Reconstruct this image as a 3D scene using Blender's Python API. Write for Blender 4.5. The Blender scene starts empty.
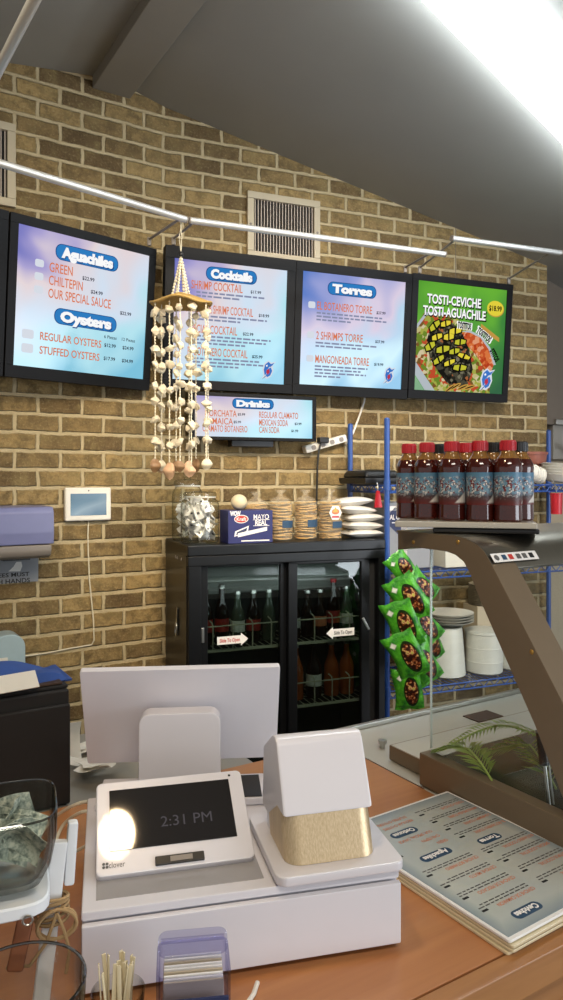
import bpy, bmesh, math, random
from mathutils import Matrix, Vector, Euler
random.seed(11)
PI = math.pi
R = math.radians
COL = bpy.context.scene.collection
SC = bpy.context.scene
F = 722.0; CX = 281.5; CY = 480.0; HC = 1.58      # focal length and horizon in pixels, eye height in metres
TA = math.atan(.617)      # counter and left wall
TB = math.atan(.39)       # right wall
TM = math.atan(.945)      # turned left-hand screen
CA, SA = math.cos(TA), math.sin(TA)
CB, SB = math.cos(TB), math.sin(TB)
ZT = 0.95                 # counter height

def pY(x, y, Y): return Vector(((x-CX)/F*Y, Y, HC+(CY-y)/F*Y))
def pZ(x, y, z):
    Y = (HC-z)*F/(y-CY); return Vector(((x-CX)/F*Y, Y, z))
def pW(x, y, c, t):       # vertical plane Y = c + t*X
    m = (x-CX)/F; Y = c/(1-t*m); return Vector((m*Y, Y, HC+(CY-y)/F*Y))
def C(u, v, z=0.0): return Vector((CA*u-SA*v, SA*u+CA*v, z))

# ------------------------------------------------------------------ materials
def lin(c):
    if isinstance(c, str):
        c = c.lstrip('#'); c = [int(c[i:i+2], 16)/255 for i in (0, 2, 4)]
    return tuple((x/12.92 if x <= .04045 else ((x+.055)/1.055)**2.4) for x in c[:3]) + (1.0,)
def nodes(name):
    m = bpy.data.materials.new(name); m.use_nodes = True
    nt = m.node_tree; nt.nodes.clear()
    out = nt.nodes.new('ShaderNodeOutputMaterial')
    return m, nt, out
def N(nt, typ, **kw):
    n = nt.nodes.new(typ)
    for k, v in kw.items(): setattr(n, k, v)
    return n
def ramp(nt, stops, fac, interp='LINEAR'):
    r = N(nt, 'ShaderNodeValToRGB'); r.color_ramp.interpolation = interp
    el = r.color_ramp.elements
    while len(el) < len(stops): el.new(.5)
    for e, (p, c) in zip(el, stops): e.position = p; e.color = lin(c)
    nt.links.new(fac, r.inputs[0]); return r.outputs[0]
def coords(nt, scale=(1, 1, 1), kind='Object', rot=(0, 0, 0), loc=(0, 0, 0)):
    t = N(nt, 'ShaderNodeTexCoord'); mp = N(nt, 'ShaderNodeMapping')
    mp.inputs['Scale'].default_value = scale; mp.inputs['Rotation'].default_value = rot; mp.inputs['Location'].default_value = loc
    nt.links.new(t.outputs[kind], mp.inputs[0]); return mp.outputs[0]
def noise(nt, vec, scale, detail=3, rough=.55, dist=0):
    n = N(nt, 'ShaderNodeTexNoise'); n.inputs['Scale'].default_value = scale; n.inputs['Detail'].default_value = detail
    n.inputs['Roughness'].default_value = rough; n.inputs['Distortion'].default_value = dist
    nt.links.new(vec, n.inputs['Vector']); return n.outputs['Fac']
def mixc(nt, fac, a, b, mode='MIX'):
    n = N(nt, 'ShaderNodeMix', data_type='RGBA', blend_type=mode)
    for s, v in ((0, fac), (6, a), (7, b)):
        if hasattr(v, 'links') or hasattr(v, 'is_linked'): nt.links.new(v, n.inputs[s])
        else: n.inputs[s].default_value = v if s == 0 else (lin(v) if isinstance(v, str) else v)
    return n.outputs[2]
def math_(nt, op, a, b=None):
    n = N(nt, 'ShaderNodeMath', operation=op)
    for i, v in enumerate((a, b)):
        if v is None: continue
        if isinstance(v, (int, float)): n.inputs[i].default_value = v
        else: nt.links.new(v, n.inputs[i])
    return n.outputs[0]
def pbr(nt, out, col, rough=.5, metal=0, spec=.5, bump=None, bstr=.2, bdist=.002, coat=0, trans=0):
    p = N(nt, 'ShaderNodeBsdfPrincipled')
    if isinstance(col, str): p.inputs['Base Color'].default_value = lin(col)
    elif isinstance(col, tuple): p.inputs['Base Color'].default_value = col
    else: nt.links.new(col, p.inputs['Base Color'])
    if isinstance(rough, (int, float)): p.inputs['Roughness'].default_value = rough
    else: nt.links.new(rough, p.inputs['Roughness'])
    p.inputs['Metallic'].default_value = metal; p.inputs['Specular IOR Level'].default_value = spec
    p.inputs['Coat Weight'].default_value = coat; p.inputs['Coat Roughness'].default_value = .03
    if bump is not None:
        b = N(nt, 'ShaderNodeBump'); b.inputs['Strength'].default_value = bstr; b.inputs['Distance'].default_value = bdist
        nt.links.new(bump, b.inputs['Height']); nt.links.new(b.outputs[0], p.inputs['Normal'])
    nt.links.new(p.outputs[0], out.inputs[0]); return p
def m_plain(name, col, rough=.5, metal=0, spec=.5, var=.06, vscale=30, bstr=0, coat=0, stretch=(1, 1, 1)):
    m, nt, out = nodes(name)
    v = coords(nt, stretch); n = noise(nt, v, vscale)
    c = lin(col); lo = tuple(x*(1-var) for x in c[:3])+(1,); hi = tuple(min(1, x*(1+var)) for x in c[:3])+(1,)
    cc = mixc(nt, n, lo, hi)
    pbr(nt, out, cc, rough, metal, spec, n if bstr else None, bstr, .002, coat); return m
def m_metal(name, col, rough=.3, stretch=(1, 1, 40)):
    m, nt, out = nodes(name)
    v = coords(nt, stretch); n = noise(nt, v, 12, 4)
    c = lin(col); cc = mixc(nt, n, tuple(x*.85 for x in c[:3])+(1,), c)
    pbr(nt, out, cc, rough, 1.0, .5, n, .04, .001); return m
def m_emit(name, col, s=1.0):
    m, nt, out = nodes(name)
    e = N(nt, 'ShaderNodeEmission'); e.inputs[0].default_value = lin(col); e.inputs[1].default_value = s
    nt.links.new(e.outputs[0], out.inputs[0]); return m
def m_glass(name, tint='#f4f8f6', edge='#8a9a96', refl=.05, grz=.75, rough=.01):
    m, nt, out = nodes(name)
    lw = N(nt, 'ShaderNodeLayerWeight'); lw.inputs['Blend'].default_value = .5
    p4 = math_(nt, 'POWER', lw.outputs['Facing'], 4.0)
    fac = math_(nt, 'ADD', math_(nt, 'MULTIPLY', p4, grz), refl)
    tr = N(nt, 'ShaderNodeBsdfTransparent'); gl = N(nt, 'ShaderNodeBsdfGlossy'); gl.inputs['Roughness'].default_value = rough
    p2 = math_(nt, 'POWER', lw.outputs['Facing'], 2.5)
    nt.links.new(mixc(nt, p2, tint, edge), tr.inputs[0])
    mx = N(nt, 'ShaderNodeMixShader'); nt.links.new(fac, mx.inputs[0]); nt.links.new(tr.outputs[0], mx.inputs[1]); nt.links.new(gl.outputs[0], mx.inputs[2])
    nt.links.new(mx.outputs[0], out.inputs[0]); return m
def m_film(name, col='#ffffff', opac=.2, rough=.2):
    m, nt, out = nodes(name)
    tr = N(nt, 'ShaderNodeBsdfTransparent'); p = N(nt, 'ShaderNodeBsdfPrincipled')
    p.inputs['Base Color'].default_value = lin(col); p.inputs['Roughness'].default_value = rough
    n = noise(nt, coords(nt), 60, 3)
    f = math_(nt, 'MULTIPLY', math_(nt, 'POWER', n, 1.6), opac*2.6)
    b = N(nt, 'ShaderNodeBump'); b.inputs['Strength'].default_value = .5; b.inputs['Distance'].default_value = .004
    nt.links.new(n, b.inputs['Height']); nt.links.new(b.outputs[0], p.inputs['Normal'])
    mx = N(nt, 'ShaderNodeMixShader'); nt.links.new(f, mx.inputs[0]); nt.links.new(tr.outputs[0], mx.inputs[1]); nt.links.new(p.outputs[0], mx.inputs[2])
    nt.links.new(mx.outputs[0], out.inputs[0]); return m

def m_brick():
    m, nt, out = nodes('old_brick')
    t = N(nt, 'ShaderNodeTexCoord'); sx = N(nt, 'ShaderNodeSeparateXYZ'); nt.links.new(t.outputs['Object'], sx.inputs[0])
    cb = N(nt, 'ShaderNodeCombineXYZ'); nt.links.new(sx.outputs[0], cb.inputs[0]); nt.links.new(sx.outputs[2], cb.inputs[1])
    nz = N(nt, 'ShaderNodeTexNoise'); nz.inputs['Scale'].default_value = 20; nz.inputs['Detail'].default_value = 8; nz.inputs['Roughness'].default_value = .68; nt.links.new(cb.outputs[0], nz.inputs['Vector'])
    va = N(nt, 'ShaderNodeVectorMath', operation='MULTIPLY_ADD'); nt.links.new(nz.outputs['Color'], va.inputs[0]); va.inputs[1].default_value = (.020, .016, 0); 
    nt.links.new(cb.outputs[0], va.inputs[2])
    def br(c1, c2, mo, bias=0):
        b = N(nt, 'ShaderNodeTexBrick'); nt.links.new(va.outputs[0], b.inputs['Vector'])
        b.offset = .5; b.inputs['Scale'].default_value = 1; b.inputs['Brick Width'].default_value = .180; b.inputs['Row Height'].default_value = .0745
        b.inputs['Mortar Size'].default_value = .0105; b.inputs['Mortar Smooth'].default_value = .5; b.inputs['Bias'].default_value = bias
        b.inputs['Color1'].default_value = lin(c1); b.inputs['Color2'].default_value = lin(c2); b.inputs['Mortar'].default_value = lin(mo); return b
    b1 = br('#ab9160', '#655237', '#c4b186')
    n1 = noise(nt, cb.outputs[0], 22, 5, .65); n2 = noise(nt, cb.outputs[0], 2.2, 3)
    n3 = noise(nt, cb.outputs[0], 95, 5, .75)
    dark = mixc(nt, ramp(nt, [(.42, '#000000'), (.62, '#d8d8d8')], n1), b1.outputs['Color'], '#4a3b26')
    pale = mixc(nt, ramp(nt, [(.52, '#000000'), (.70, '#b0b0b0')], noise(nt, cb.outputs[0], 11, 5, .7)), dark, '#bba670')
    pale2 = mixc(nt, ramp(nt, [(.35, '#000000'), (.75, '#606060')], n2), pale, '#6e6045')
    grit = mixc(nt, ramp(nt, [(.54, '#000000'), (.66, '#9a9a9a')], n3), mixc(nt, ramp(nt, [(.34, '#9a9a9a'), (.46, '#000000')], n3), pale2, '#3f311f'), '#c8b78a')
    mort = mixc(nt, b1.outputs['Fac'], grit, mixc(nt, n1, '#a3916b', '#d2c19c'))
    h = math_(nt, 'ADD', math_(nt, 'MULTIPLY', b1.outputs['Fac'], -1.0), math_(nt, 'ADD', math_(nt, 'MULTIPLY', n1, .6), math_(nt, 'MULTIPLY', n3, .5)))
    pbr(nt, out, mort, .85, 0, .25, h, .9, .012); return m

def m_wood(name, c1, c2, scale=1.0, rough=.35, coat=.15, axis=0):
    m, nt, out = nodes(name)
    s = [26, 26, 26]; s[axis] = 1.6
    v = coords(nt, tuple(x*scale for x in s))
    n = noise(nt, v, 1.0, 5, .6, .6)
    w = noise(nt, v, 4.0, 3, .5)
    c = mixc(nt, ramp(nt, [(.3, '#000000'), (.7, '#ffffff')], n), c1, c2)
    c = mixc(nt, math_(nt, 'MULTIPLY', w, .18), c, '#8f5f3a')
    pbr(nt, out, c, rough, 0, .4, None, coat=coat); return m

MATS = {}
M = MATS
M['brick'] = m_brick()
M['ceiling'] = m_plain('painted_ceiling', '#9c9b95', .75, var=.08, vscale=3)
M['beam'] = m_plain('painted_beam', '#8f8a80', .7, var=.08, vscale=4)
M['floor'] = m_plain('tile_floor', '#5a5148', .5, vscale=6)
M['wall_dim'] = m_plain('taupe_paint', '#6d6358', .8)
M['wall_grey'] = m_plain('grey_paint', '#8e8a82', .7)
M['beige'] = m_plain('beige_paint', '#b7a890', .8)
M['laminate'] = m_wood('orange_laminate', '#bd8352', '#ab7046', axis=0)
M['edge_wood'] = m_wood('oak_edging', '#b98552', '#96653a', axis=0)
M['steel'] = m_metal('brushed_steel', '#c9c8c2', .32, (2, 40, 40))
M['steel_grey'] = m_plain('grey_worktop', '#8d8a82', .35, vscale=8, coat=.1)
M['deck'] = m_plain('pale_deck', '#b9b4a6', .28, vscale=6, var=.1, coat=.2)
M['alu'] = m_plain('aluminium_tube', '#c9c9c6', .33, .45, var=.04)
M['bronze'] = m_plain('bronze_enamel', '#7a6a55', .42, .25, var=.05)
M['bronze_dark'] = m_plain('bronze_enamel_shade', '#66635a', .42, .3, var=.05)
M['canopy'] = m_metal('canopy_steel', '#b9b3a4', .28, (40, 2, 2))
M['black'] = m_plain('black_plastic', '#141414', .42, var=.1)
M['bezel'] = m_plain('bezel_black', '#0b0b0d', .5, spec=.18, var=.1)
M['black_satin'] = m_plain('black_enamel', '#0d0e10', .36, spec=.35, var=.15, coat=.05)
M['black_matt'] = m_plain('black_board', '#0e0e0f', .7)
M['black_cloth'] = m_plain('black_fabric', '#1b1918', .75, var=.25, vscale=14, bstr=.3)
M['white_pos'] = m_plain('white_gloss_plastic', '#dcd9dd', .3, var=.015, coat=.3)
M['white_matt'] = m_plain('white_satin_plastic', '#dddbe0', .45, var=.02)
M['white_plastic'] = m_plain('white_plastic', '#e2ded4', .45, var=.03)
M['white_paint'] = m_plain('white_painted_wood', '#dfe2e4', .5, var=.06, vscale=20)
M['paper'] = m_plain('white_paper', '#ddd8cc', .8, var=.06)
M['cream_metal'] = m_plain('cream_enamel', '#b8ab90', .5, var=.06)
M['vent_dark'] = m_plain('vent_shadow_box', '#15110f', .8)
M['vent_slat'] = m_plain('vent_slat', '#b5a695', .5)
M['lav'] = m_plain('lavender_plastic', '#777ba4', .35, var=.05, coat=.1)
M['grey_plastic'] = m_plain('grey_plastic', '#857d75', .4, var=.05)
M['aqua'] = m_plain('pale_aqua_plastic', '#a9bdc2', .3, var=.08, coat=.2)
M['blue_epoxy'] = m_plain('blue_epoxy', '#2a4f96', .35, var=.12, coat=.2)
M['blue_cloth'] = m_plain('blue_cloth', '#2f4f94', .85, var=.2, vscale=18, bstr=.4)
M['navy'] = m_plain('navy_card', '#262a63', .5)
M['navy2'] = m_plain('navy_print', '#2a3358', .55)
M['grey_card'] = m_plain('grey_card', '#8f9297', .65)
M['print_white'] = m_plain('white_print', '#e8e6e2', .6, var=.02)
M['print_red'] = m_plain('red_print', '#c03a30', .6)
M['print_black'] = m_plain('black_print', '#1b1b1b', .6)
M['print_orange'] = m_plain('orange_print', '#cf7a55', .6)
M['print_grey'] = m_plain('grey_print', '#5c5a58', .6)
M['print_blue'] = m_plain('blue_print', '#2c4a66', .6)
M['white_cord'] = m_plain('cream_cord', '#d6cdb4', .6)
M['shell'] = m_plain('sea_shell', '#ddd0b4', .45, var=.3, vscale=60, bstr=.3)
M['shell_brown'] = m_plain('brown_shell', '#8d6d4c', .4, var=.45, vscale=70)
M['shell_pink'] = m_plain('pink_shell', '#cfa987', .4, var=.25, vscale=60)
M['straw_mat'] = m_plain('woven_straw', '#b08f4f', .8, var=.35, vscale=160, bstr=.6)
M['twine'] = m_plain('jute_twine', '#a2855c', .9, var=.3, vscale=150, bstr=.5)
M['brown_leather'] = m_plain('brown_leather', '#8a5232', .6)
M['cap_red'] = m_plain('red_cap', '#b81f2c', .35, var=.06)
M['cap_black'] = m_plain('black_cap', '#161616', .4)
M['sauce'] = m_plain('red_brown_sauce', '#42140d', .12, var=.35, vscale=40, coat=.6)
M['amber'] = m_plain('amber_neck', '#86602f', .15, var=.3, vscale=60, coat=.5)
M['terracotta'] = m_plain('brown_plastic_tub', '#8d5140', .5, var=.06)
M['tostada'] = m_plain('fried_tostada', '#c79f5c', .7, var=.35, vscale=45, bstr=.5)
M['egg'] = m_plain('ivory_ball', '#d8c9a6', .4)
M['bag_white'] = m_plain('white_bag', '#dcd8d0', .4, var=.05, vscale=30, bstr=.25)
M['styro'] = m_plain('white_foam', '#dfdcd2', .6, var=.03)
M['clear_white'] = m_plain('frosted_tub', '#cfd0c8', .35, var=.06, vscale=10)
M['plate_tan'] = m_plain('stack_tan_plate', '#b9ab92', .5, var=.1)
M['cola'] = m_plain('dark_cola_glass', '#1c0d08', .12, coat=.5)
M['orange_soda'] = m_plain('orange_soda', '#9c4a1d', .15, coat=.5)
M['green_glass'] = m_plain('clear_green_glass', '#4a5348', .1, coat=.5)
M['lbl_red'] = m_plain('red_label', '#a8322c', .5)
M['wire_white'] = m_plain('white_wire', '#c9c3ae', .4)
M['fridge_in'] = m_plain('dark_liner', '#30302e', .6)
M['fridge_pale'] = m_plain('pale_liner', '#a9aaa4', .6)
M['dark_brown'] = m_plain('dark_brown_pad', '#3d2a1e', .7)
M['brass'] = m_plain('brass', '#b9924a', .35, .8)

M['pane'] = m_glass('window_glass', '#fbfdfc', '#cfd8d3', .05, .45)
M['fpane'] = m_glass('cooler_glass', '#c6cfcc', '#55605e', .075, .6)
M['jar'] = m_glass('jar_glass', '#fcfdfa', '#8f958a', .045, .45, .02)
M['bowl'] = m_glass('bowl_glass', '#fbfcfa', '#6f716a', .05, .5, .02)
M['rim'] = m_glass('thick_glass_rim', '#a4a69f', '#3a3c38', .16, .5, .03)
M['drawer_grey'] = m_plain('grey_inset_panel', '#9d9997', .18, coat=.3, var=.03)
M['violet'] = m_glass('violet_acrylic', '#f1f1fb', '#b9bbe0', .05, .45, .03)
M['film'] = m_film('clear_bag', '#fff4dc', .16, .15)
M['screen_black'] = m_plain('black_screen_glass', '#1d1c1e', .04, var=.02, spec=.6)
M['screen_text'] = m_emit('dim_screen_digits', '#4e4a4c', 1)

M['bulb'] = m_emit('lit_globe', '#ffdcaa', 90)
M['tube'] = m_emit('lit_diffuser', '#eef8ff', 19)
M['glint'] = m_plain('clear_straw', '#d6c9a6', .18, coat=.6)

def m_gradscreen(name, stops, diag=(1, .6), s=1.0):
    m, nt, out = nodes(name)
    t = N(nt, 'ShaderNodeTexCoord'); sx = N(nt, 'ShaderNodeSeparateXYZ'); nt.links.new(t.outputs['Object'], sx.inputs[0])
    nz = noise(nt, t.outputs['Object'], 3.2, 2, .5, .4)
    a = math_(nt, 'ADD', math_(nt, 'MULTIPLY', sx.outputs[0], diag[0]), math_(nt, 'MULTIPLY', sx.outputs[2], -diag[1]))
    a = math_(nt, 'ADD', math_(nt, 'ADD', a, .5), math_(nt, 'MULTIPLY', math_(nt, 'SUBTRACT', nz, .5), .9))
    col = ramp(nt, stops, a)
    e = N(nt, 'ShaderNodeEmission'); nt.links.new(col, e.inputs[0]); e.inputs[1].default_value = s
    gl = N(nt, 'ShaderNodeBsdfGlossy'); gl.inputs['Roughness'].default_value = .12; gl.inputs[0].default_value = (.03, .03, .03, 1)
    ad = N(nt, 'ShaderNodeAddShader'); nt.links.new(e.outputs[0], ad.inputs[0]); nt.links.new(gl.outputs[0], ad.inputs[1])
    nt.links.new(ad.outputs[0], out.inputs[0]); return m
M['tablet_scr'] = m_gradscreen('tablet_screen', [(0, '#4f7084'), (.45, '#6f8fa0'), (.6, '#93a9b4'), (.8, '#5b7c90'), (1, '#486a7e')], (2, 3), .85)
SEA = [(.05, '#5478c4'), (.25, '#979fd4'), (.42, '#d8cbe0'), (.55, '#b4d2ea'), (.72, '#bfe3ef'), (.9, '#6fb0d6')]
SEA1 = [(.0, '#4a58b4'), (.18, '#a9a0d0'), (.32, '#e2d3d6'), (.5, '#cfdff0'), (.68, '#b2e2ee'), (.9, '#79bfda')]
M['sea1'] = m_gradscreen('sea_gradient_pale', SEA1, (.6, .9))
M['sea2'] = m_gradscreen('sea_gradient', SEA1, (.9, .8))
M['sea3'] = m_gradscreen('sea_gradient_blue', SEA, (.6, 1.0))
M['sea4'] = m_gradscreen('sea_gradient_wide', SEA1, (.9, .8))
M['e_orange'] = m_emit('screen_orange', '#dd7a52', .95)
M['e_grey'] = m_emit('screen_grey', '#8d93b0', .9)
M['e_dark'] = m_emit('screen_dark', '#2a2b3c', 1)
M['e_white'] = m_emit('screen_white', '#ffffff', .95)
M['e_badge'] = m_emit('screen_badge_blue', '#2f7fc4', .95)
M['e_badge2'] = m_emit('screen_badge_rim', '#1d4f8e', .95)
M['e_pale'] = m_emit('screen_pale', '#e6ecf6', .85)
M['e_red'] = m_emit('screen_red', '#c23a4c', .95)
M['e_fish'] = m_emit('screen_fish_blue', '#3f77c8', .95)
M['e_yellow'] = m_emit('screen_yellow', '#e6d33f', .95)
M['e_avo'] = m_emit('screen_avocado', '#c9c738', .9)
M['e_black'] = m_emit('screen_black', '#12120e', 1)
M['e_tan'] = m_emit('screen_chip', '#c79a48', .9)
M['e_tray'] = m_emit('screen_tray', '#b9c2c8', .9)
def m_food(name, stops, scale):
    m, nt, out = nodes(name)
    v = N(nt, 'ShaderNodeTexVoronoi'); v.inputs['Scale'].default_value = scale
    nt.links.new(coords(nt), v.inputs['Vector'])
    sx = N(nt, 'ShaderNodeSeparateColor'); nt.links.new(v.outputs['Color'], sx.inputs[0])
    c = ramp(nt, stops, sx.outputs[0], 'CONSTANT')
    e = N(nt, 'ShaderNodeEmission'); nt.links.new(c, e.inputs[0]); e.inputs[1].default_value = .9
    nt.links.new(e.outputs[0], out.inputs[0]); return m
M['f_green'] = m_gradscreen('screen_green', [(.0, '#4f9a2c'), (.35, '#6dbb35'), (.6, '#3f8a3a'), (1, '#1f5a3c')], (.7, .8), .9)
M['f_beans'] = m_food('screen_beans', [(0, '#1a1a16'), (.35, '#2c2a22'), (.6, '#4d4a3c'), (.8, '#7a7660'), (.93, '#a8653c')], 70)
M['f_salad'] = m_food('screen_salad', [(0, '#6f8a2e'), (.25, '#a9ad4c'), (.45, '#c8bf84'), (.6, '#c2502f'), (.75, '#d8c9a2'), (.88, '#7d5a2c')], 55)
M['f_shrimp'] = m_food('screen_shrimp', [(0, '#c9562c'), (.3, '#de7a42'), (.55, '#e8a07a'), (.8, '#b8401f')], 60)

def m_chip():
    m, nt, out = nodes('green_snack_foil')
    t = N(nt, 'ShaderNodeTexCoord'); sx = N(nt, 'ShaderNodeSeparateXYZ'); nt.links.new(t.outputs['Object'], sx.inputs[0])
    x = math_(nt, 'DIVIDE', math_(nt, 'ADD', sx.outputs[0], -.014), .036); z = math_(nt, 'DIVIDE', math_(nt, 'ADD', sx.outputs[2], .008), .078)
    d = math_(nt, 'ADD', math_(nt, 'MULTIPLY', x, x), math_(nt, 'MULTIPLY', z, z))
    n = noise(nt, t.outputs['Object'], 55, 2)
    inner = ramp(nt, [(.38, '#2c130c'), (.5, '#7c3a1c'), (.58, '#c9a06a'), (.66, '#b5bf4a')], n, 'CONSTANT')
    g = mixc(nt, ramp(nt, [(.35, '#000000'), (.65, '#ffffff')], noise(nt, t.outputs['Object'], 26, 4)), '#58b52a', '#1f6e22')
    rim = ramp(nt, [(.60, '#000000'), (.62, '#ffffff')], d)
    core = mixc(nt, rim, inner, '#1b2a10')
    o = ramp(nt, [(.85, '#000000'), (.88, '#ffffff')], d)
    c = mixc(nt, o, core, g)
    w = math_(nt, 'ADD', math_(nt, 'ABSOLUTE', math_(nt, 'ADD', sx.outputs[0], .032)), math_(nt, 'ABSOLUTE', math_(nt, 'ADD', sx.outputs[2], -.06)))
    c = mixc(nt, ramp(nt, [(.014, '#000000'), (.016, '#ffffff')], w), '#e9ece0', c)
    pbr(nt, out, c, .28, .1, .5, noise(nt, t.outputs['Object'], 38, 4), .6, .012, .3); return m
M['chip'] = m_chip()
def m_sauce_label():
    m, nt, out = nodes('sauce_label')
    t = N(nt, 'ShaderNodeTexCoord'); sx = N(nt, 'ShaderNodeSeparateXYZ'); nt.links.new(t.outputs['Object'], sx.inputs[0])
    bg = ramp(nt, [(.035, '#5d1a14'), (.05, '#3f2d2c'), (.06, '#6d93a6'), (.098, '#4a7895')], sx.outputs[2])
    n = noise(nt, t.outputs['Object'], 150, 3)
    band = ramp(nt, [(.045, '#000000'), (.06, '#ffffff'), (.082, '#ffffff'), (.094, '#000000')], sx.outputs[2])
    art = math_(nt, 'MULTIPLY', ramp(nt, [(.47, '#000000'), (.55, '#ffffff')], n), band)
    c = mixc(nt, art, bg, ramp(nt, [(.4, '#7d1f24'), (.5, '#2c2a30'), (.58, '#d8d2cc')], noise(nt, t.outputs['Object'], 210, 2)))
    w = math_(nt, 'ADD', sx.outputs[2], math_(nt, 'MULTIPLY', sx.outputs[0], -1.0))
    wm = math_(nt, 'MULTIPLY', ramp(nt, [(.036, '#ffffff'), (.038, '#000000')], w), ramp(nt, [(.038, '#000000'), (.039, '#ffffff')], sx.outputs[2]))
    c = mixc(nt, wm, c, '#d5cfc6')
    pbr(nt, out, c, .4, 0, .4); return m
M['sauce_label'] = m_sauce_label()
def m_menu_print():
    m, nt, out = nodes('laminated_menu_print')
    t = N(nt, 'ShaderNodeTexCoord'); sx = N(nt, 'ShaderNodeSeparateXYZ'); nt.links.new(t.outputs['Object'], sx.inputs[0])
    ax = math_(nt, 'DIVIDE', math_(nt, 'ABSOLUTE', sx.outputs[0]), .138); ay = math_(nt, 'DIVIDE', math_(nt, 'ABSOLUTE', sx.outputs[1]), .185)
    e = math_(nt, 'MAXIMUM', ax, ay)
    n = noise(nt, t.outputs['Object'], 7, 3)
    c = mixc(nt, n, '#c9c7b8', '#a4b2b8')
    c = mixc(nt, ramp(nt, [(.80, '#000000'), (.97, '#c0c0c0')], e), c, '#4d6d84')
    pbr(nt, out, c, .22, 0, .5, coat=.25); return m
M['menu_print'] = m_menu_print()
def m_printer():
    m, nt, out = nodes('brushed_metal_warm_streaks')
    v = coords(nt, (500, 500, 5)); n = noise(nt, v, 1.0, 3, .6)
    c = mixc(nt, n, '#b0966c', '#ead6b4')  # warm streaks of lamp reflection put into the brushed metal's colour
    pbr(nt, out, c, .42, .6, .5, n, .25, .001); return m
M['warm_streaked'] = m_printer()
def m_money():
    m, nt, out = nodes('banknote_print')
    n = noise(nt, coords(nt), 90, 4, .7)
    c = ramp(nt, [(.35, '#56625a'), (.5, '#9aa394'), (.62, '#c6c8b4')], n)
    pbr(nt, out, c, .8); return m
M['money'] = m_money()
def m_palm():
    m, nt, out = nodes('palm_leaf')
    n = noise(nt, coords(nt), 12, 2)
    pbr(nt, out, mixc(nt, n, '#6d8a36', '#b9c873'), .4, 0, .5); return m
M['palm'] = m_palm()
M['case_floor'] = m_plain('dark_glossy_panel', '#2b2f27', .2, var=.3, vscale=9, spec=.6)
M['packet'] = m_plain('white_packet', '#ebe9e4', .5, var=.1, vscale=40, bstr=.3)

# ------------------------------------------------------------------ mesh builder
I4 = Matrix.Identity(4)
def T(x, y=0, z=0):
    return Matrix.Translation((x, y, z) if not hasattr(x, '__len__') else x)
def RX(a): return Matrix.Rotation(a, 4, 'X')
def RY(a): return Matrix.Rotation(a, 4, 'Y')
def RZ(a): return Matrix.Rotation(a, 4, 'Z')
def face(x, y, z): return T(x, y, z) @ RX(PI/2)      # text plane -> upright, facing -Y
_text_cache = {}
def text_geo(s, bold):
    k = (s, bold)
    if k not in _text_cache:
        cu = bpy.data.curves.new('lettering_curve', 'FONT'); cu.body = s; cu.size = 1; cu.align_x = 'CENTER'; cu.align_y = 'TOP_BASELINE'
        cu.offset = bold; cu.resolution_u = 3
        o = bpy.data.objects.new('lettering_curve', cu); me = o.to_mesh()
        vs = [v.co.copy() for v in me.vertices]; fs = [tuple(p.vertices) for p in me.polygons]
        o.to_mesh_clear(); bpy.data.objects.remove(o); bpy.data.curves.remove(cu)
        if vs:
            x0 = min(v.x for v in vs); x1 = max(v.x for v in vs); y0 = min(v.y for v in vs); y1 = max(v.y for v in vs)
        else: x0 = x1 = y0 = y1 = 0
        _text_cache[k] = (vs, fs, x0, x1, y0, y1)
    return _text_cache[k]

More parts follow.
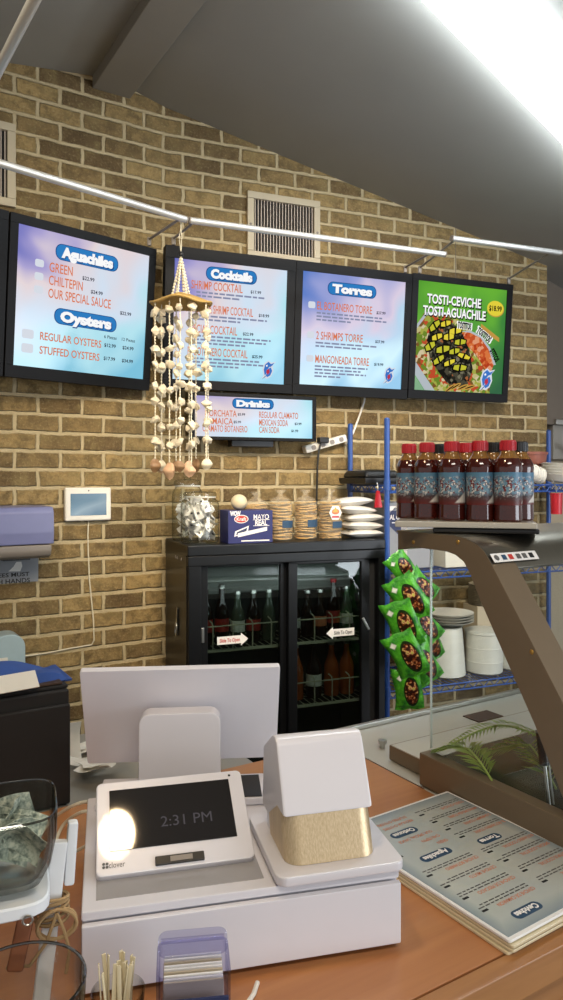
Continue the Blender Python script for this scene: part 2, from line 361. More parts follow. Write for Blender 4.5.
class MB:
    def __init__(self): self.bm = bmesh.new(); self.mats = []
    def mi(self, mat):
        m = MATS[mat] if isinstance(mat, str) else mat
        if m not in self.mats: self.mats.append(m)
        return self.mats.index(m)
    def _merge(self, b, mat, M4=None):
        i = self.mi(mat)
        for f in b.faces: f.material_index = i
        if M4 is not None: bmesh.ops.transform(b, matrix=M4, verts=b.verts)
        me = bpy.data.meshes.new('tmp'); b.to_mesh(me); b.free(); self.bm.from_mesh(me); bpy.data.meshes.remove(me)
        return self
    def box(self, c, s, mat, bev=0, seg=2, M4=None, taper=None):
        b = bmesh.new(); bmesh.ops.create_cube(b, size=1)
        for v in b.verts:
            v.co = Vector((v.co.x*s[0], v.co.y*s[1], v.co.z*s[2]))
            if taper and v.co.z > 0: v.co.x *= taper; v.co.y *= taper
        if bev: bmesh.ops.bevel(b, geom=b.edges[:], offset=bev, segments=seg, profile=.5, affect='EDGES')
        bmesh.ops.translate(b, verts=b.verts, vec=c)
        return self._merge(b, mat, M4)
    def cyl(self, p0, p1, r, mat, r1=None, n=20, M4=None, caps=True):
        p0 = Vector(p0); p1 = Vector(p1); d = p1-p0; b = bmesh.new()
        bmesh.ops.create_cone(b, cap_ends=caps, segments=n, radius1=r, radius2=r if r1 is None else r1, depth=d.length)
        q = Vector((0, 0, 1)).rotation_difference(d.normalized()).to_matrix().to_4x4()
        bmesh.ops.transform(b, matrix=T((p0+p1)/2) @ q, verts=b.verts)
        return self._merge(b, mat, M4)
    def sphere(self, c, s, mat, n=20, M4=None, rot=None):
        b = bmesh.new(); bmesh.ops.create_uvsphere(b, u_segments=n, v_segments=max(6, n*2//3), radius=1)
        s = (s, s, s) if not hasattr(s, '__len__') else s
        mm = T(c) @ (rot.to_matrix().to_4x4() if rot else I4) @ Matrix.Diagonal((*s, 1))
        bmesh.ops.transform(b, matrix=mm, verts=b.verts); return self._merge(b, mat, M4)
    def lathe(self, prof, mat, n=28, c=(0, 0, 0), M4=None, sq=None, cap=True):
        b = bmesh.new(); rows = []
        for (r, z) in prof:
            row = []
            for k in range(n):
                a = 2*PI*k/n; x = math.cos(a); y = math.sin(a)
                if sq:       # rounded square cross-section
                    f = (abs(x)**sq+abs(y)**sq)**(-1/sq); x *= f; y *= f
                row.append(b.verts.new((c[0]+r*x, c[1]+r*y, c[2]+z)))
            rows.append(row)
        for i in range(len(rows)-1):
            for k in range(n): b.faces.new((rows[i][k], rows[i][(k+1) % n], rows[i+1][(k+1) % n], rows[i+1][k]))
        if cap:
            if prof[0][0] > 1e-5: b.faces.new(rows[0][::-1])
            if prof[-1][0] > 1e-5: b.faces.new(rows[-1])
        bmesh.ops.remove_doubles(b, verts=b.verts, dist=1e-6)
        return self._merge(b, mat, M4)
    def tube(self, pts, r, mat, n=8, M4=None, closed=False, rad=None):
        pts = [Vector(p) for p in pts]; b = bmesh.new(); rows = []; m = len(pts)
        up = None
        for i, p in enumerate(pts):
            if closed: d = pts[(i+1) % m]-pts[i-1]
            else: d = pts[min(i+1, m-1)]-pts[max(i-1, 0)]
            d.normalize()
            if up is None: up = d.orthogonal().normalized()
            up = (up - d*up.dot(d)).normalized(); s = d.cross(up); rr = rad[i] if rad else r
            rows.append([b.verts.new(p+(up*math.cos(2*PI*k/n)+s*math.sin(2*PI*k/n))*rr) for k in range(n)])
        for i in range(m if closed else m-1):
            A, B2 = rows[i], rows[(i+1) % m]
            for k in range(n): b.faces.new((A[k], A[(k+1) % n], B2[(k+1) % n], B2[k]))
        if not closed: b.faces.new(rows[0][::-1]); b.faces.new(rows[-1])
        return self._merge(b, mat, M4)
    def prism(self, poly, depth, mat, M4=None, bev=0):      # poly in local XY, extruded along +Z by depth
        b = bmesh.new(); vs = [b.verts.new((x, y, 0)) for x, y in poly]; f = b.faces.new(vs)
        if depth:
            e = bmesh.ops.extrude_face_region(b, geom=[f]); nv = [g for g in e['geom'] if isinstance(g, bmesh.types.BMVert)]
            bmesh.ops.translate(b, verts=nv, vec=(0, 0, depth))
        bmesh.ops.recalc_face_normals(b, faces=b.faces)
        if bev: bmesh.ops.bevel(b, geom=b.edges[:], offset=bev, segments=2, profile=.5, affect='EDGES')
        return self._merge(b, mat, M4)
    def grid(self, fn, nu, nv, mat, M4=None, thick=0):
        b = bmesh.new(); vs = [[b.verts.new(fn(i/nu, j/nv)) for j in range(nv+1)] for i in range(nu+1)]
        for i in range(nu):
            for j in range(nv): b.faces.new((vs[i][j], vs[i+1][j], vs[i+1][j+1], vs[i][j+1]))
        if thick:
            bmesh.ops.recalc_face_normals(b, faces=b.faces)
            bmesh.ops.solidify(b, geom=b.faces[:], thickness=thick)
        return self._merge(b, mat, M4)
    def text(self, s, w_or_h, M4, mat, bold=.0, width=None, align='C', squeeze=None):
        vs, fs, x0, x1, y0, y1 = text_geo(s, bold)
        if not vs: return self
        k = w_or_h/.72
        sx = k*(squeeze or 1)
        if width: sx = width/(x1-x0)
        ox = {'C': (x0+x1)/2, 'L': x0, 'R': x1}[align]; oy = .345
        i = self.mi(mat); nv = [self.bm.verts.new(M4 @ Vector(((v.x-ox)*sx, (v.y-oy)*k, 0))) for v in vs]
        for f in fs:
            try: self.bm.faces.new([nv[q] for q in f]).material_index = i
            except ValueError: pass
        return self
    def rrect(self, w, h, r, mat, M4, depth=.0, n=5):
        return self.prism(rrpoly(w, h, r, n), depth, mat, M4)
    def ell(self, w, h, mat, M4, n=28): return self.prism([(w*math.cos(2*PI*k/n), h*math.sin(2*PI*k/n)) for k in range(n)], 0, mat, M4)
    def mesh(self, name, angle=38):
        me = bpy.data.meshes.new(name); self.bm.to_mesh(me); self.bm.free()
        for m in self.mats: me.materials.append(m)
        me.shade_smooth(); me.set_sharp_from_angle(angle=R(angle)); return me
    def build(self, name, parent=None, angle=38, loc=None, rz=None, label=None):
        o = bpy.data.objects.new(name, self.mesh(name, angle)); COL.objects.link(o)
        if parent is not None: o.parent = parent
        if loc is not None: o.location = loc
        if rz is not None: o.rotation_euler = rz if hasattr(rz, '__len__') else (0, 0, rz)
        if label: o['label'] = label
        wn = o.modifiers.new('weighted_normals', 'WEIGHTED_NORMAL'); wn.keep_sharp = True; wn.weight = 60
        return o
def rrpoly(w, h, r, n=5):
    out = []
    for cx, cy, a0 in ((w/2-r, h/2-r, 0), (-w/2+r, h/2-r, PI/2), (-w/2+r, -h/2+r, PI), (w/2-r, -h/2+r, 1.5*PI)):
        for k in range(n+1):
            a = a0+PI/2*k/n; out.append((cx+r*math.cos(a), cy+r*math.sin(a)))
    return out
def tag(o, label, cat, group=None, kind=None):
    o['label'] = label; o['category'] = cat
    if group: o['group'] = group
    if kind: o['kind'] = kind
    return o
def thing(name, label, cat, loc=(0, 0, 0), rz=0, group=None):
    o = bpy.data.objects.new(name, None); COL.objects.link(o); o.empty_display_size = .02
    o.location = loc; o.rotation_euler = rz if hasattr(rz, '__len__') else (0, 0, rz)
    return tag(o, label, cat, group)
def struct(mb, name, loc=(0, 0, 0), rz=0):
    o = mb.build(name, loc=loc, rz=rz); o['kind'] = 'structure'; return o
def kids(o): return [c for c in bpy.data.objects if c.parent == o]
def dup(root, loc, rot=None, label=None, group=None, scale=None):
    r = root.copy(); COL.objects.link(r); r.location = loc
    if rot is not None: r.rotation_euler = rot if hasattr(rot, '__len__') else (0, 0, rot)
    if label: r['label'] = label
    if group: r['group'] = group
    if scale: r.scale = scale
    for ch in list(root.children):
        c = ch.copy(); COL.objects.link(c); c.parent = r
        for g in list(ch.children):
            d = g.copy(); COL.objects.link(d); d.parent = c
    return r
ORD = ['first', 'second', 'third', 'fourth', 'fifth', 'sixth', 'seventh', 'eighth', 'ninth', 'tenth', 'eleventh', 'twelfth']
# ------------------------------------------------------------------ the room
BEND = Vector((-.514, 3.2, 0))
WALLZ = -.0085
mb = MB(); mb.box((-1.6, .06, 1.8), (3.2, .12, 3.6), 'brick'); struct(mb, 'wall_left', (BEND.x, BEND.y, WALLZ), TA)
mb = MB(); mb.box((2.118/2, .06, 1.8), (2.118, .12, 3.6), 'brick'); struct(mb, 'wall_back', (BEND.x, BEND.y, WALLZ), TB)
mb = MB(); mb.box((.5, 1.2, -.05), (12, 12, .1), 'floor'); struct(mb, 'floor')
ZR = 3.287; UR = 1.0
def zc(u): return ZR-.228*(u-UR) if u > UR else ZR-.14*(UR-u)
mb = MB()
for u0, u1 in ((-4.2, UR), (UR, 5.4)):
    cs = [C(u0, -3, zc(u0)), C(u1, -3, zc(u1)), C(u1, 7, zc(u1)), C(u0, 7, zc(u0))]
    b = bmesh.new(); lo = [b.verts.new(c) for c in cs]; hi = [b.verts.new(c+Vector((0, 0, .1))) for c in cs]
    b.faces.new(lo[::-1]); b.faces.new(hi)
    for i in range(4): b.faces.new((lo[i], lo[(i+1) % 4], hi[(i+1) % 4], hi[i]))
    bmesh.ops.recalc_face_normals(b, faces=b.faces); mb._merge(b, 'ceiling')
struct(mb, 'ceiling')
mb = MB(); mb.box((0, 0, 0), (.165, 6.1, .14), 'beam', .004)
struct(mb, 'trim_1', C(.998, -.05, 3.294), TA)           # ridge beam
# passage beyond the brick wall
mb = MB(); mb.box((.6, .06, 2.75), (2.6, .12, 1.7), 'wall_dim'); struct(mb, 'wall_right', (1.5, 4.12, 0), TA)
mb = MB(); mb.box((.6, .06, .98), (3.2, .12, 1.96), 'beige'); struct(mb, 'wall_passage', (1.5, 4.42, 0), TA)
t = thing('extractor_hood', 'grey metal hood ledge beyond the right end of the brick wall', 'hood', (1.52, 4.26, 1.69), TA)
mb = MB(); mb.box((.7, .05, .11), (1.4, .30, .2), 'wall_grey', .006); mb.build('hood_body', t)
mb = MB(); mb.box((.7, .04, .225), (1.42, .34, .03), 'steel', .004); mb.build('hood_lip', t)

# ------------------------------------------------------------------ wall vents
def vent(name_label, s0, s1, z0, z1, wall_ang, grp):
    d = Vector((math.cos(wall_ang), math.sin(wall_ang), 0)); w = s1-s0; h = z1-z0
    o = thing('air_vent', name_label, 'vent', BEND+d*(s0+w/2)+Vector((0, 0, z0+h/2)), wall_ang, grp)
    fr = .032; mb = MB()
    for c, s in (((0, -.008, h/2-fr/2), (w, .018, fr)), ((0, -.008, -h/2+fr/2), (w, .018, fr)), ((-w/2+fr/2, -.008, 0), (fr, .018, h-2*fr)), ((w/2-fr/2, -.008, 0), (fr, .018, h-2*fr))):
        mb.box(c, s, 'cream_metal', .003)
    mb.build('frame', o)
    mb = MB(); mb.box((0, .002, 0), (w-.05, .008, h-.05), 'vent_dark'); mb.build('backing', o)
    mb = MB(); n = 20
    for k in range(n):
        x = -w/2+fr+(w-2*fr)*(k+.5)/n; mb.box((x, -.006, 0), (.0042, .006, h-2*fr+.004), 'vent_slat')
    mb.build('grille', o)
    for sx in (-1, 1): mb = MB(); mb.sphere((sx*(w/2-.015), -.018, 0), (.006, .003, .006), 'grey_plastic', 10); mb.build('screw', o)
def s_on(x, ang, c, t):
    p = pW(x, 480, c, t); return (p-BEND).x/math.cos(ang)
sv0 = s_on(246.5, TB, 3.4, .39); sv1 = s_on(319, TB, 3.4, .39)
vent('cream framed air vent in the brick wall above the cocktails screen', sv0, sv1, 2.608, 2.914, TB, None)
sl1 = s_on(15, TA, 3.517, .617)
vent('cream framed air vent cut by the left edge, above the aguachiles screen', sl1-.36, sl1, 2.657, 2.985, TA, None)

# ------------------------------------------------------------------ menu screens
def badge(mb, cx, cz, w, h, s, y):
    mb.rrect(w+.007, h+.006, (h+.006)/2*.9, 'e_badge2', face(cx, y, cz)); mb.rrect(w, h, h/2*.9, 'e_badge', face(cx, y-.0006, cz))
    mb.text(s, h*.68, face(cx+.003, y-.0009, cz-.003), 'e_badge2', .085, width=w*.86)
    mb.text(s, h*.66, face(cx, y-.0014, cz), 'e_white', .07, width=w*.84)
def fish(mb, cx, cz, s, y):
    P = lambda pts, m, dy: mb.prism([(px*s, pz*s) for px, pz in pts], 0, m, face(cx, y-dy, cz))
    P([(-.50, -.75), (-.30, -.45), (-.42, .05), (-.25, .55), (.1, .78), (.35, .62), (.75, .72), (.48, .42), (.55, -.05), (.35, -.5), (.0, -.7), (-.25, -.62)], 'e_pale', 0)
    P([(-.30, .0), (-.18, .45), (.1, .68), (.32, .50), (.62, .62), (.40, .35), (.20, .28), (.02, .05), (-.06, -.3), (-.2, -.45)], 'e_fish', .0005)
    P([(.05, .10), (.32, .22), (.44, -.05), (.28, -.42), (.0, -.58), (-.12, -.42), (.05, -.2)], 'e_fish', .0005)
    P([(-.04, .02), (.18, .10), (.22, -.18), (.05, -.38), (-.08, -.2)], 'e_red', .0009)
    P([(-.12, .38), (.0, .44), (.04, .32), (-.08, .26)], 'e_white', .0009)
    P([(-.44, -.78), (-.14, -.46), (-.10, -.52)], 'e_badge2', .0009)
def strips(mb, fx, fy, w, n, rnd, dw, dh, y, mat='e_grey', lh=.0075, gap=.030):
    for k in range(n):
        x = fx; end = fx+w*(rnd.uniform(.82, 1) if k < n-1 else rnd.uniform(.45, .8))
        while x < end:
            l = rnd.uniform(.03, .075); l = min(l, end-x+.01)
            mb.box(((x+l/2-.5)*dw, y, (.5-fy-k*gap)*dh), (l*dw, .0004, lh), mat); x += l+.012
def screen_body(loc_tl, ang, w, h, tilt, label, bt, bs, bb, mat, thick=.045, group=None):
    rot = Euler((tilt, 0, ang)); Rm = rot.to_matrix()
    ctr = Vector(loc_tl)+Matrix.Rotation(ang, 3, 'Z') @ Vector((w/2, 0, 0))+Rm @ Vector((0, 0, -h/2))
    o = thing('menu_screen', label, 'menu screen', ctr, rot, group)
    mb = MB(); mb.box((0, thick/2, 0), (w, thick, h), 'bezel', .004)
    dw, dh = w-2*bs, h-bt-bb; dz = (bb-bt)/2
    for c, s in (((0, -.004, h/2-bt/2), (w, .010, bt)), ((0, -.004, -h/2+bb/2), (w, .010, bb)), ((-w/2+bs/2, -.004, dz), (bs, .010, dh)), ((w/2-bs/2, -.004, dz), (bs, .010, dh))):
        mb.box(c, s, 'bezel', .0015)
    mb.build('bezel', o)
    mb = MB(); mb.box((0, -.001, 0), (dw+.002, .003, dh+.002), mat); d = mb.build('display', o, loc=(0, 0, dz))
    mb = MB()
    mb.box((0, thick+.03, -.02), (.2, .06, .22), 'black_satin', .004); mb.box((0, thick+.07, -.02), (.05, .06, .07), 'black_satin')
    mb.build('wall_mount', o)
    return o, d, dw, dh
OFF = -.0034
H1 = .597
# 1 aguachiles
o, d, dw, dh = screen_body((-.990, 2.632, 2.558), TM, .628, H1, R(5.5), 'menu screen headed Aguachiles and Oysters, turned furthest towards the counter', .034, .032, .046, 'sea1')
XS = .037
X = lambda f: (f-.5-XS)*dw
Z = lambda f: (.5-f)*dh
mb = MB()
mb.rrect(dw*.93, dh*.93, .02, 'e_pale', face(0, OFF+.0012, 0)) if False else None
badge(mb, X(.54), Z(.13), dw*.47, .056, 'Aguachiles', OFF)
badge(mb, X(.55), Z(.60), dw*.47, .056, 'Oysters', OFF)
for s, fx, fy, w, pr, px, py in (('GREEN', .26, .255, .17, '$22.99', .55, .285), ('CHILTEPIN', .26, .350, .25, '$24.99', .62, .375), ('OUR SPECIAL SAUCE', .26, .445, .475, '$22.99', .86, .495)):
    mb.text(s, .036, face(X(fx), OFF-.001, Z(fy)), 'e_orange', .009, width=w*dw, align='L'); mb.text(pr, .014, face(X(px), OFF-.001, Z(py)), 'e_dark', .02)
    mb.rrect(.035, .028, .008, 'e_pale', face(X(fx-.07), OFF-.0006, Z(fy-.01)))
for s, fy, w, p1, p2 in (('REGULAR OYSTERS', .765, .46, '$12.99', '$24.99'), ('STUFFED OYSTERS', .868, .45, '$17.99', '$34.99')):
    mb.text(s, .030, face(X(.215), OFF-.001, Z(fy)), 'e_orange', .012, width=w*dw, align='L')
    mb.text(p1, .014, face(X(.745), OFF-.001, Z(fy)), 'e_dark', .02); mb.text(p2, .014, face(X(.895), OFF-.001, Z(fy)), 'e_dark', .02)
    mb.rrect(.045, .034, .008, 'e_pale', face(X(.13), OFF-.0006, Z(fy)))
mb.text('6 Piezas', .013, face(X(.745), OFF-.001, Z(.70)), 'e_dark', .01); mb.text('12 Piezas', .013, face(X(.895), OFF-.001, Z(.70)), 'e_dark', .01)
mb.build('lettering', d)
# 2-4 on the straight run
RD = Vector((CB, SB, 0)); TL0 = Vector((-.488, 3.033, 2.568))
rnd = random.Random(4); XS = .045
o, d, dw, dh = screen_body(Vector((-.990, 2.632, 2.558))-Vector((math.cos(TM), math.sin(TM), 0))*.612, TM, .606, H1, R(5.5), 'menu screen at the left edge, only its black bezel in view', .034, .036, .046, 'sea2')
o, d, dw, dh = screen_body(TL0, TB, .592, H1, R(5), 'menu screen headed Cocktails behind the hanging shells', .050, .040, .040, 'sea2')
mb = MB(); badge(mb, X(.54), Z(.095), dw*.44, .054, 'Cocktails', OFF)
for s, fx, w, fy, pr, px, nl in (('SHRIMP COCKTAIL', .19, .45, .200, '$17.99', .76, 2), ('OCTOPUS & SHRIMP COCKTAIL', .14, .60, .395, '$18.99', .84, 2), ('SPECIAL COCKTAIL', .17, .43, .565, '$22.99', .70, 3), ('EL BOTANERO COCKTAIL', .17, .53, .755, '$25.99', .79, 3)):
    mb.text(s, .036, face(X(fx), OFF-.001, Z(fy)), 'e_orange', .009, width=w*dw, align='L'); mb.text(pr, .013, face(X(px), OFF-.001, Z(fy+.015)), 'e_dark', .02)
    strips(mb, fx, fy+.06, .70, nl, rnd, dw, dh, OFF)
fish(mb, X(.885), Z(.88), .055, OFF); mb.build('lettering', d)
o, d, dw, dh = screen_body(TL0+RD*.594, TB, .602, H1, R(5), 'menu screen headed Torres between the cocktails and tosti screens', .042, .034, .046, 'sea3')
XS = .028; mb = MB(); badge(mb, X(.50), Z(.125), dw*.46, .054, 'Torres', OFF)
for s, fx, w, fy, pr, px, nl in (('EL BOTANERO TORRE', .17, .53, .290, '$27.99', .79, 3), ('2 SHRIMPS TORRE', .17, .45, .555, '$27.99', .79, 2), ('MANGONEADA TORRE', .17, .52, .765, '$19.99', .79, 4)):
    mb.text(s, .037, face(X(fx), OFF-.001, Z(fy)), 'e_orange', .009, width=w*dw, align='L'); mb.text(pr, .013, face(X(px), OFF-.001, Z(fy+.015)), 'e_dark', .02)
    mb.rrect(.035, .03, .008, 'e_pale', face(X(fx-.05), OFF-.0006, Z(fy)))
    strips(mb, fx-.03, fy+.065, .70 if nl < 4 else .52, nl, rnd, dw, dh, OFF)
fish(mb, X(.89), Z(.875), .055, OFF); mb.build('lettering', d)
o, d, dw, dh = screen_body(TL0+RD*1.198+Vector((0, 0, .006)), TB, .590, H1, R(4.5), 'menu screen with a green food picture priced $18.99', .030, .034, .042, 'f_green')
XS = .045; mb = MB(); y0 = OFF
cl = lambda pts: [(max(-.497*dw, min(.497*dw, X(a))), max(-.497*dh, min(.497*dh, Z(b)))) for a, b in pts]
A = lambda pts, m, dy: mb.prism(cl(pts), 0, m, face(0, y0-dy, 0))
A([(.0, .40), (.12, .29), (.32, .28), (.50, .32), (.66, .42), (.80, .60), (.88, .82), (.90, 1), (.22, 1), (.0, .80)], 'f_salad', .0002)
A([(.0, .40), (.14, .28), (.34, .27), (.34, .295), (.15, .31), (.0, .44)], 'e_tray', .0004)
A([(.0, .74), (.27, 1), (.16, 1), (.0, .86)], 'e_tray', .0004)
A([(.53, .44), (.64, .43), (.76, .47), (.86, .57), (.93, .72), (.90, .80), (.82, .76), (.72, .64), (.60, .55)], 'f_shrimp', .0005)
A([(.52, .43), (.64, .415), (.77, .455), (.88, .56), (.955, .72), (.93, .725), (.86, .575), (.76, .475), (.64, .435)], 'e_tray', .0006)
A([(.20, .40), (.30, .34), (.44, .36), (.56, .46), (.64, .60), (.69, .78), (.64, .92), (.52, .96), (.40, .92), (.30, .82), (.20, .70), (.16, .54)], 'f_beans', .0007)
ra = random.Random(12)
for ax, ay, al in ((.24, .40, .7), (.36, .37, .4), (.47, .43, .2), (.27, .50, .5), (.40, .49, .35), (.53, .53, .05), (.20, .59, .6), (.34, .61, .4), (.47, .62, .25), (.58, .66, -.1), (.30, .71, .6), (.42, .73, .35), (.54, .77, .1)):
    ww = ra.uniform(.062, .082); hh = ra.uniform(.024, .034); al += ra.uniform(-.15, .15); M4 = face(X(ax), y0-.0009, Z(ay)) @ RZ(al)
    mb.prism([(-.6*ww, -.4*hh), (-.2*ww, -.75*hh), (.5*ww, -.55*hh), (.62*ww, .3*hh), (.1*ww, .7*hh), (-.5*ww, .5*hh)], 0, 'e_black', M4)
    mb.prism([(-.48*ww, -.25*hh), (-.1*ww, -.5*hh), (.42*ww, -.35*hh), (.5*ww, .2*hh), (.05*ww, .5*hh), (-.4*ww, .36*hh)], 0, 'e_avo' if ra.random() < .5 else 'e_yellow', M4 @ T(0, 0, .0004))
    mb.prism([(-.12*ww, -.6*hh), (.02*ww, -.6*hh), (.12*ww, .65*hh), (-.02*ww, .65*hh)], 0, 'e_black', M4 @ T(0, 0, .0008))
for cx, cy, al in ((.50, .95, .5), (.58, .955, .4), (.66, .95, .3), (.44, .97, .6)):
    mb.ell(.035, .010, 'e_tan', face(X(cx), y0-.0016, Z(cy)) @ RZ(al)); mb.ell(.028, .003, 'e_black', face(X(cx), y0-.0018, Z(cy)) @ RZ(al))
A([(.76, .34), (.98, .46), (.98, .50), (.76, .40)], 'e_tan', .0006)
for s, cx, cy, w in (('TOSTI-CEVICHE', .445, .155, .60), ('TOSTI-AGUACHILE', .455, .265, .70)):
    mb.text(s, .046, face(X(cx)+.003, y0-.0020, Z(cy)-.004), 'e_black', .06, width=w*dw*1.02); mb.text(s, .044, face(X(cx), y0-.0025, Z(cy)), 'e_white', .03, width=w*dw)
mb.ell(.052, .040, 'e_tan', face(X(.915)+.002, y0-.0018, Z(.185)-.003)); mb.ell(.050, .038, 'e_yellow', face(X(.915), y0-.0021, Z(.185))); mb.text('$18.99', .026, face(X(.915), y0-.0026, Z(.185)), 'e_black', .03, width=.078)
for s, cx, cy, al, w in (('TOSTITOS', .57, .375, -.05, .17), ('TOSTITOS', .80, .445, -.55, .20), ('TOSTITOS', .955, .63, -.95, .15)):
    if cx > .9: s = 'STITOS'
    mb.text(s, .032, face(X(cx), y0-.0019, Z(cy)) @ RZ(al), 'e_white', .09, width=w*dw*1.06) if cx < .9 else None
    mb.text(s, .030, face(X(cx)-(.012 if cx > .9 else 0), y0-.0024, Z(cy)) @ RZ(al), 'e_black', .05, width=w*dw*.9)
fish(mb, X(.84), Z(.87), .075, y0-.002); mb.build('lettering', d)
# drinks board
DZ = 1.962; DTL = pY(190.5, 398, 3.115); DTL.z = DZ
o, d, dw, dh = screen_body(DTL, TB, .590, .206, 0, 'low wide menu screen headed Drinks under the cocktails screen', .016, .018, .014, 'sea4', .03)
XS = .018; mb = MB(); badge(mb, X(.50), Z(.155), dw*.34, .040, 'Drinks', OFF)
for s, fx, w, fy, pr, px in (('HORCHATA', .10, .26, .42, '$5.99', .40), ('JAMAICA', .10, .23, .615, '$5.99', .365), ('CLAMATO BOTANERO', .08, .37, .80, '', 0), ('REGULAR CLAMATO', .55, .34, .42, '', 0), ('MEXICAN SODA', .55, .25, .615, '$3.99', .89), ('CAN SODA', .55, .175, .80, '$1.99', .86)):
    mb.text(s, .029, face(X(fx), OFF-.001, Z(fy)), 'e_orange', .009, width=w*dw, align='L')
    if pr: mb.text(pr, .011, face(X(px), OFF-.001, Z(fy+.01)), 'e_dark', .02)
mb.build('lettering', d)

# ------------------------------------------------------------------ light bars in front of the screens
RC = Vector((-.36, 2.76, 2.574))
def bar(name_label, p0, p1, arms, r=.0125):
    p0 = Vector(p0); p1 = Vector(p1); o = thing('light_bar', name_label, 'light bar', (p0+p1)/2)
    c = (p0+p1)/2; mb = MB(); mb.cyl(p0-c, p1-c, r, 'alu', n=16); mb.build('tube', o)
    dd = (p1-p0).normalized()
    for q, s in ((p0, -1), (p1, 1)):
        mb = MB(); mb.cyl(q-c, q-c+dd*s*.006, r*1.08, 'grey_plastic', n=16); mb.build('end_cap', o)
    for a, b in arms:
        a = Vector(a); b = Vector(b); mb = MB(); mb.cyl(a-c, b-c, .0055, 'grey_plastic', n=10); mb.box(b-c+Vector((0, 0, -.010)), (.016, .016, .034), 'grey_plastic', .003); mb.build('arm', o)
LD = Vector((math.cos(TM), math.sin(TM), 0))
bar('left aluminium light bar slanting over the aguachiles screen', RC-LD*.835, RC-LD*.01, [(RC-LD*.03, (-.556, 3.035, 2.592))])
bar('long aluminium light bar above the cocktails and torres screens', RC+RD*.012, RC+RD*1.155, [(RC+RD*.03, (-.455, 3.045, 2.598)), (RC+RD*1.09, TL0+RD*1.16+Vector((0, 0, .030)))])
P3a = RC+RD*1.198+Vector((0, 0, .075)); P3b = RC+RD*1.802+Vector((0, 0, .080))
bar('short aluminium light bar above the green tosti screen', P3a, P3b, [(P3a+RD*.02, TL0+RD*1.24+Vector((0, 0, .036))), (P3b-RD*.05, TL0+RD*1.765+Vector((0, 0, .036)))])
q = RC-LD*.842
bar('aluminium light bar crossing the upper left corner, running towards the counter', q+Vector((.0, -.012, 0)), q+Vector((.56, -.83, 0))*1.35, [(q+Vector((.56, -.83, 0))*1.2, q+Vector((.56, -.83, 0))*1.2+Vector((-.02, .02, .60)))])

# ------------------------------------------------------------------ hanging shell mobile
cp = Vector((-.385, 2.765, 0)); zd = 2.272
o = thing('shell_mobile', 'hanging mobile of white shell strands under a woven straw cap', 'shell mobile', (cp.x, cp.y, zd))
mb = MB()
mb.tube([(0, 0, .175), (.003, 0, .24), (-.002, -.002, .295)], .0016, 'white_cord', 6); mb.tube([(0, 0, .175), (-.007, 0, .24), (.004, -.002, .295)], .0016, 'white_cord', 6)
mb.tube([(.014*math.cos(a), .014*math.sin(a), .302+.0*a) for a in [k*PI/8 for k in range(16)]], .002, 'white_cord', 6, closed=True); mb.sphere((0, 0, .172), .011, 'black', 10)
mb.build('hanging_cord', o)
for k in range(6):
    a = k*PI/3+.3; mb = MB()
    for j in range(13):
        t_ = j/12; mb.sphere((.032*t_*math.cos(a), .032*t_*math.sin(a), .165-.145*t_), (.0052, .0052, .0062), 'white_cord', 8)
    mb.build('beaded_string', o)
mb = MB()
def capf(u, v):
    a = 2*PI*u; r = .004+.108*v*(1+.05*math.cos(4*a)); return Vector((r*math.cos(a), r*math.sin(a), .026-.045*v**1.3+.006*math.cos(4*a)*v))
mb.grid(capf, 40, 8, 'straw_mat', thick=.005)
mb.tube([capf(k/40, 1) for k in range(40)], .004, 'straw_mat', 6, closed=True); mb.build('straw_cap', o)
def shell_mesh(seed, mat):
    r = random.Random(seed); mb = MB(); prof = [(.0005, -.016), (.006, -.012), (.012, -.004), (.0135, .002), (.009, .009), (.005, .013), (.0005, .018)]
    def f(u, v):
        a = 2*PI*u; i = v*(len(prof)-1); k = min(int(i), len(prof)-2); q = i-k
        rr = prof[k][0]*(1-q)+prof[k+1][0]*q; z = prof[k][1]*(1-q)+prof[k+1][1]*q
        rr *= 1+.38*max(0, math.cos(a*2+seed+z*130))+.15*math.sin(5*a)
        return Vector((rr*math.cos(a)*1.0, z*1.15, rr*math.sin(a)*.8))
    mb.grid(f, 14, 8, mat); return mb.mesh('shell')
SH = [shell_mesh(s, 'shell') for s in (1, 2, 3)]
def big_shell(mat, w):
    mb = MB(); mb.grid(lambda u, v: Vector((w*.45*math.sin(PI*v)**.7*math.cos(PI*u)*(1+.10*math.sin(9*PI*u)), -.010*math.sin(PI*v)*math.sin(PI*u)+.004*math.sin(9*v), -w*1.35*v)), 16, 10, mat, thick=.003); return mb.mesh('shell')
BIG = [big_shell('shell', .034), big_shell('shell_brown', .044), big_shell('shell_pink', .052), big_shell('shell_brown', .036), big_shell('shell_pink', .034)]
rs = random.Random(8); ns = 11
